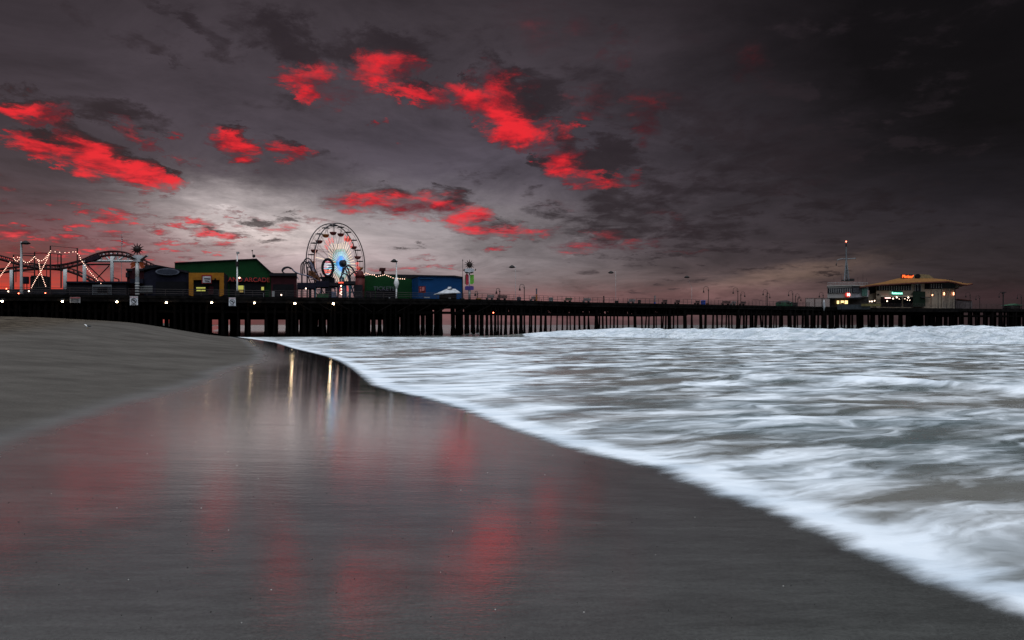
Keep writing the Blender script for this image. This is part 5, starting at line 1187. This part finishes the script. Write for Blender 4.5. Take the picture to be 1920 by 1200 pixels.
SB(t, 'roof_hump', mat('hump_tan', (.20, .15, .08), .8), [(1711, 519.5), (1711, 527), (1752, 526.5), (1750, 520.5), (1742, 515.2), (1728, 514.2), (1716, 514.4)], 5.5, 4)
c = FB.P(1721.5, 517.8, 5.2); m_ = MB(); pts = [c + FB.d * (.78 * math.cos(a)) + Vector((0, 0, .56 * math.sin(a))) for a in np.linspace(0, 2 * math.pi, 20)[:-1]]; m_.prism(pts, [p + FB.n * .3 for p in pts]); m_.build('round_vent', black, t)
RB(t, 'sign_board', mat('sign_board_dark', (.03, .025, .02), .7), 1689, 514.5, 1712, 523, 6.0, .3)
text_mesh('neon_sign', 'Mariasol', 1.0, FB.P(1701.5, 518.4, 5.8), FB.rz, emit('neon_orange_red', (1.0, .11, .02), 3.2), t, .03, shear=.3)
RB(t, 'green_sign_back', mat('green_sign_back', (.02, .10, .08), .6), 1672.5, 545.6, 1691.8, 554.2, 2.7, .12)
text_mesh('green_neon_sign', 'Restaurant', .72, FB.P(1682.2, 549.8, 2.6), FB.rz, emit('neon_green', (.30, 1.0, .72), 2.6), t, .03, off=.012)
SB(t, 'window_band', black, [(1644, 535.6), (1644, 545), (1709, 544), (1709, 533.2)], 2.88, .08); windows_row(t, 1644.8, 1708.5, 536, 544, 2.76, 14)
RB(t, 'door', dglass, 1716, 533, 1727, 546, 2.8, .1)
m_ = MB(); FB.rect(m_, 1715.6, 532.6, 1716.4, 546, 2.7, .1); FB.rect(m_, 1720.6, 533, 1721.4, 545.6, 2.7, .1); FB.rect(m_, 1726.6, 532.6, 1727.4, 546, 2.7, .1); FB.rect(m_, 1716.4, 532.4, 1726.6, 533.2, 2.7, .1); m_.build('door_frame', framew, t)
SB(t, 'window_band', black, [(1734, 532), (1734, 542), (1766, 541.6), (1766, 530.5)], 2.88, .08); windows_row(t, 1741.5, 1765.5, 532, 540.4, 2.76, 5)
RB(t, 'terrace_opening', black, 1652, 556, 1691, 575, 2.85, .1); RB(t, 'terrace_opening', black, 1694, 555.5, 1711, 575, 2.85, .1)
RB(t, 'awning', cream, 1651, 554.4, 1711, 556.4, .8, 2.0)
RB(t, 'stair_screen', mat('palm_dark', (.012, .022, .014), .9), 1712, 546.5, 1735, 575, 2.3, .4)
SB(t, 'ledge', mat('ledge_dark', (.03, .03, .03), .8), [(1727, 556.5), (1727, 557.8), (1746, 557.8), (1746, 556.5)], 1.8, 1); RB(t, 'porthole', black, 1645, 551, 1648.4, 554, 2.85, .08)
for k, (x, y, r) in enumerate(((1630.8, 565.2, .12), (1635, 565.2, .15), (1674.6, 559.8, .15), (1681.5, 557.6, .17), (1703.2, 557.8, .17), (1663.4, 564.6, .13), (1639.9, 563.8, .13), (1696.8, 560.2, .08), (1701.3, 562.6, .08), (1705.8, 563, .08), (1686, 560.5, .07))):
    MB().sphere(FB.P(x, y, .6), r, 7).build('lamp', light_w, t, True) if False else MB().sphere(FB.P(x, y, .6), r, 7).build('lamp', small_glow, t, True)
RB(t, 'red_light_tube', emit('red_white_tube', (1.0, .45, .42), 5.0), 1659.5, 558, 1670, 559.3, 2.5, .12)
MB().sphere(FB.P(1748.8, 553.3, 1.6), .24, 8, .7).build('wall_lamp', light_or, t, True)
for x in (1770.3, 1788):
    MB().tube([FB.P(x, 548, 3.2), FB.P(x, 550.4, 3.2)], [.08, .16], 7).build('wall_lamp', light_or, t); MB().tube([FB.P(x, 551.2, 3.2), FB.P(x, 553.4, 3.2)], [.16, .08], 7).build('wall_lamp', light_or, t)
for x in (1746.5, 1766, 1779.5, 1790.5): RB(t, 'pilaster', trim_k if x > 1785 else cream, x, 541.5, x + .9, 575, 2.8, .3)
for x in (1776, 1780.5, 1785, 1805): MB().sphere(FB.P(x, 524.4 if x < 1800 else 530, 6 if x < 1800 else 4), .17, 6).build('roof_knob', iron, t)
t = bld('low_shed', 1805, 5, 'low flat shed with a sloping lid right of the restaurant', 'shed', None, FB)
SB(t, 'wall', mat('shed_dark', (.10, .08, .08), .8), [(1792, 563.5), (1792, None), (1823, None), (1823, 563.5)], 5, 4); SB(t, 'lid', eavem, [(1797, 560.2), (1797, 562), (1822, 564), (1822, 562.8)], 4.8, 4.4)
q = FB.base(1881, 1.4) ; t = thing('flat_topped_pole', tuple(front(1881, 1.4)), 'pole with a broad flat cross bar near the right edge of the picture', 'pole')
MB().tube([front(1881, 1.4), (front(1881, 1.4).x, front(1881, 1.4).y, EYE + (HZ - 547.5) / FPX * front(1881, 1.4).y)], .13, 7).build('pole', iron, t)
c = front(1881, 1.4); c.z = EYE + (HZ - 548) / FPX * c.y; MB().box(c, (1.4, .3, .16), 0).build('cross_bar', iron, t); MB().box(c + Vector((0, 0, -.25)), (.5, .3, .3), 0).build('fitting', iron, t)

# dark clutter at the far right end: rail side kiosk
t = thing('end_kiosk', tuple(front(1897, 2)), 'dark low stall at the right end of the pier before the last lamp', 'kiosk')
q = front(1897, 2); MB().box(q + Vector((0, 0, .45)), (3.2, 2, .9), FB.rz).build('body', benchd, t); MB().prism([q + Vector((-2, -1.2, .9)), q + Vector((2, -1.2, .9)), q + Vector((.4, -1.2, 1.35))], [q + Vector((-2, 1.2, .9)), q + Vector((2, 1.2, .9)), q + Vector((.4, 1.2, 1.35))]).build('canopy', greenp, t)

# ------------------------------------------------------------------ gull on the sand
best = None
for Yg in np.arange(30, 90, .25):
    Xg = (164 - 960) / FPX * Yg; zg = float(sandz(np.array([Xg]), np.array([Yg]))[0]); py = HZ - (zg - EYE) / Yg * FPX
    if best is None or abs(py - 616) < best[0]: best = (abs(py - 616), Xg, Yg, zg)
_, gx_, gy_, gz_ = best; sc_ = 11.5 / FPX * gy_ / .46
t = thing('gull', (gx_, gy_, gz_), 'white headed gull with a dark back standing alone on the sand', 'bird')
body = [(-.17, 0, .26), (-.13, 0, .25), (-.06, 0, .20), (.04, 0, .165), (.14, 0, .16), (.22, 0, .17)]; rad = [.035, .042, .065, .085, .06, .02]
def gp(l): return [(gx_ + a * sc_, gy_ + c * sc_, gz_ + d_ * sc_) for a, c, d_ in l]
MB().tube(gp(body), [r * sc_ for r in rad], 10).build('body', mat('gull_white', (.75, .75, .74), .7, 0, .05), t, True)
MB().sphere(gp([(-.175, 0, .285)])[0], .048 * sc_, 10).build('head', MATS['gull_white'], t, True)
MB().tube(gp([(-.21, 0, .28), (-.27, 0, .27)]), [.014 * sc_, .004 * sc_], 6).build('beak', mat('gull_beak', (.6, .35, .03), .5), t)
MB().tube(gp([(-.03, -.03, .225), (.08, -.045, .20), (.2, -.03, .185), (.30, -.01, .17)]), [.03 * sc_, .06 * sc_, .045 * sc_, .01 * sc_], 8).build('wing', mat('gull_slate', (.05, .055, .06), .7), t, True)
MB().tube(gp([(-.03, .03, .225), (.08, .045, .20), (.2, .03, .185), (.30, .01, .17)]), [.03 * sc_, .06 * sc_, .045 * sc_, .01 * sc_], 8).build('wing', MATS['gull_slate'], t, True)
for s_ in (-.025, .025): MB().tube(gp([(.03, s_, .12), (.03, s_, -.01)]), .008 * sc_, 5).build('leg', MATS['gull_beak'], t)

# ------------------------------------------------------------------ shell grit scattered on the near wet sand (uncountable)
m_ = MB(); rs = random.Random(5); n_ = 0
while n_ < 420:
    Yq = rs.uniform(3.2, 16); Xq = rs.uniform(-.8, .8) * Yq
    if Xq > float(Xs(Yq)) - .5 or Xq < float(Xw(Yq)) - .5: continue
    zq = float(sandz(np.array([Xq]), np.array([Yq]))[0]); r = rs.uniform(.0015, .0045) * (1 + Yq * .03); m_.cur = 0 if rs.random() < .8 else 1
    m_.sphere((Xq, Yq, zq + r * .2), r, 5, .6); n_ += 1
o = m_.build('shell_grit', [mat('dark_grit', (.012, .011, .011), .8), mat('pale_shell', (.5, .48, .45), .6)], None, True)
tag(o, 'tiny dark pebbles and pale shell bits dotted over the near wet sand', 'shell grit', kind='stuff')
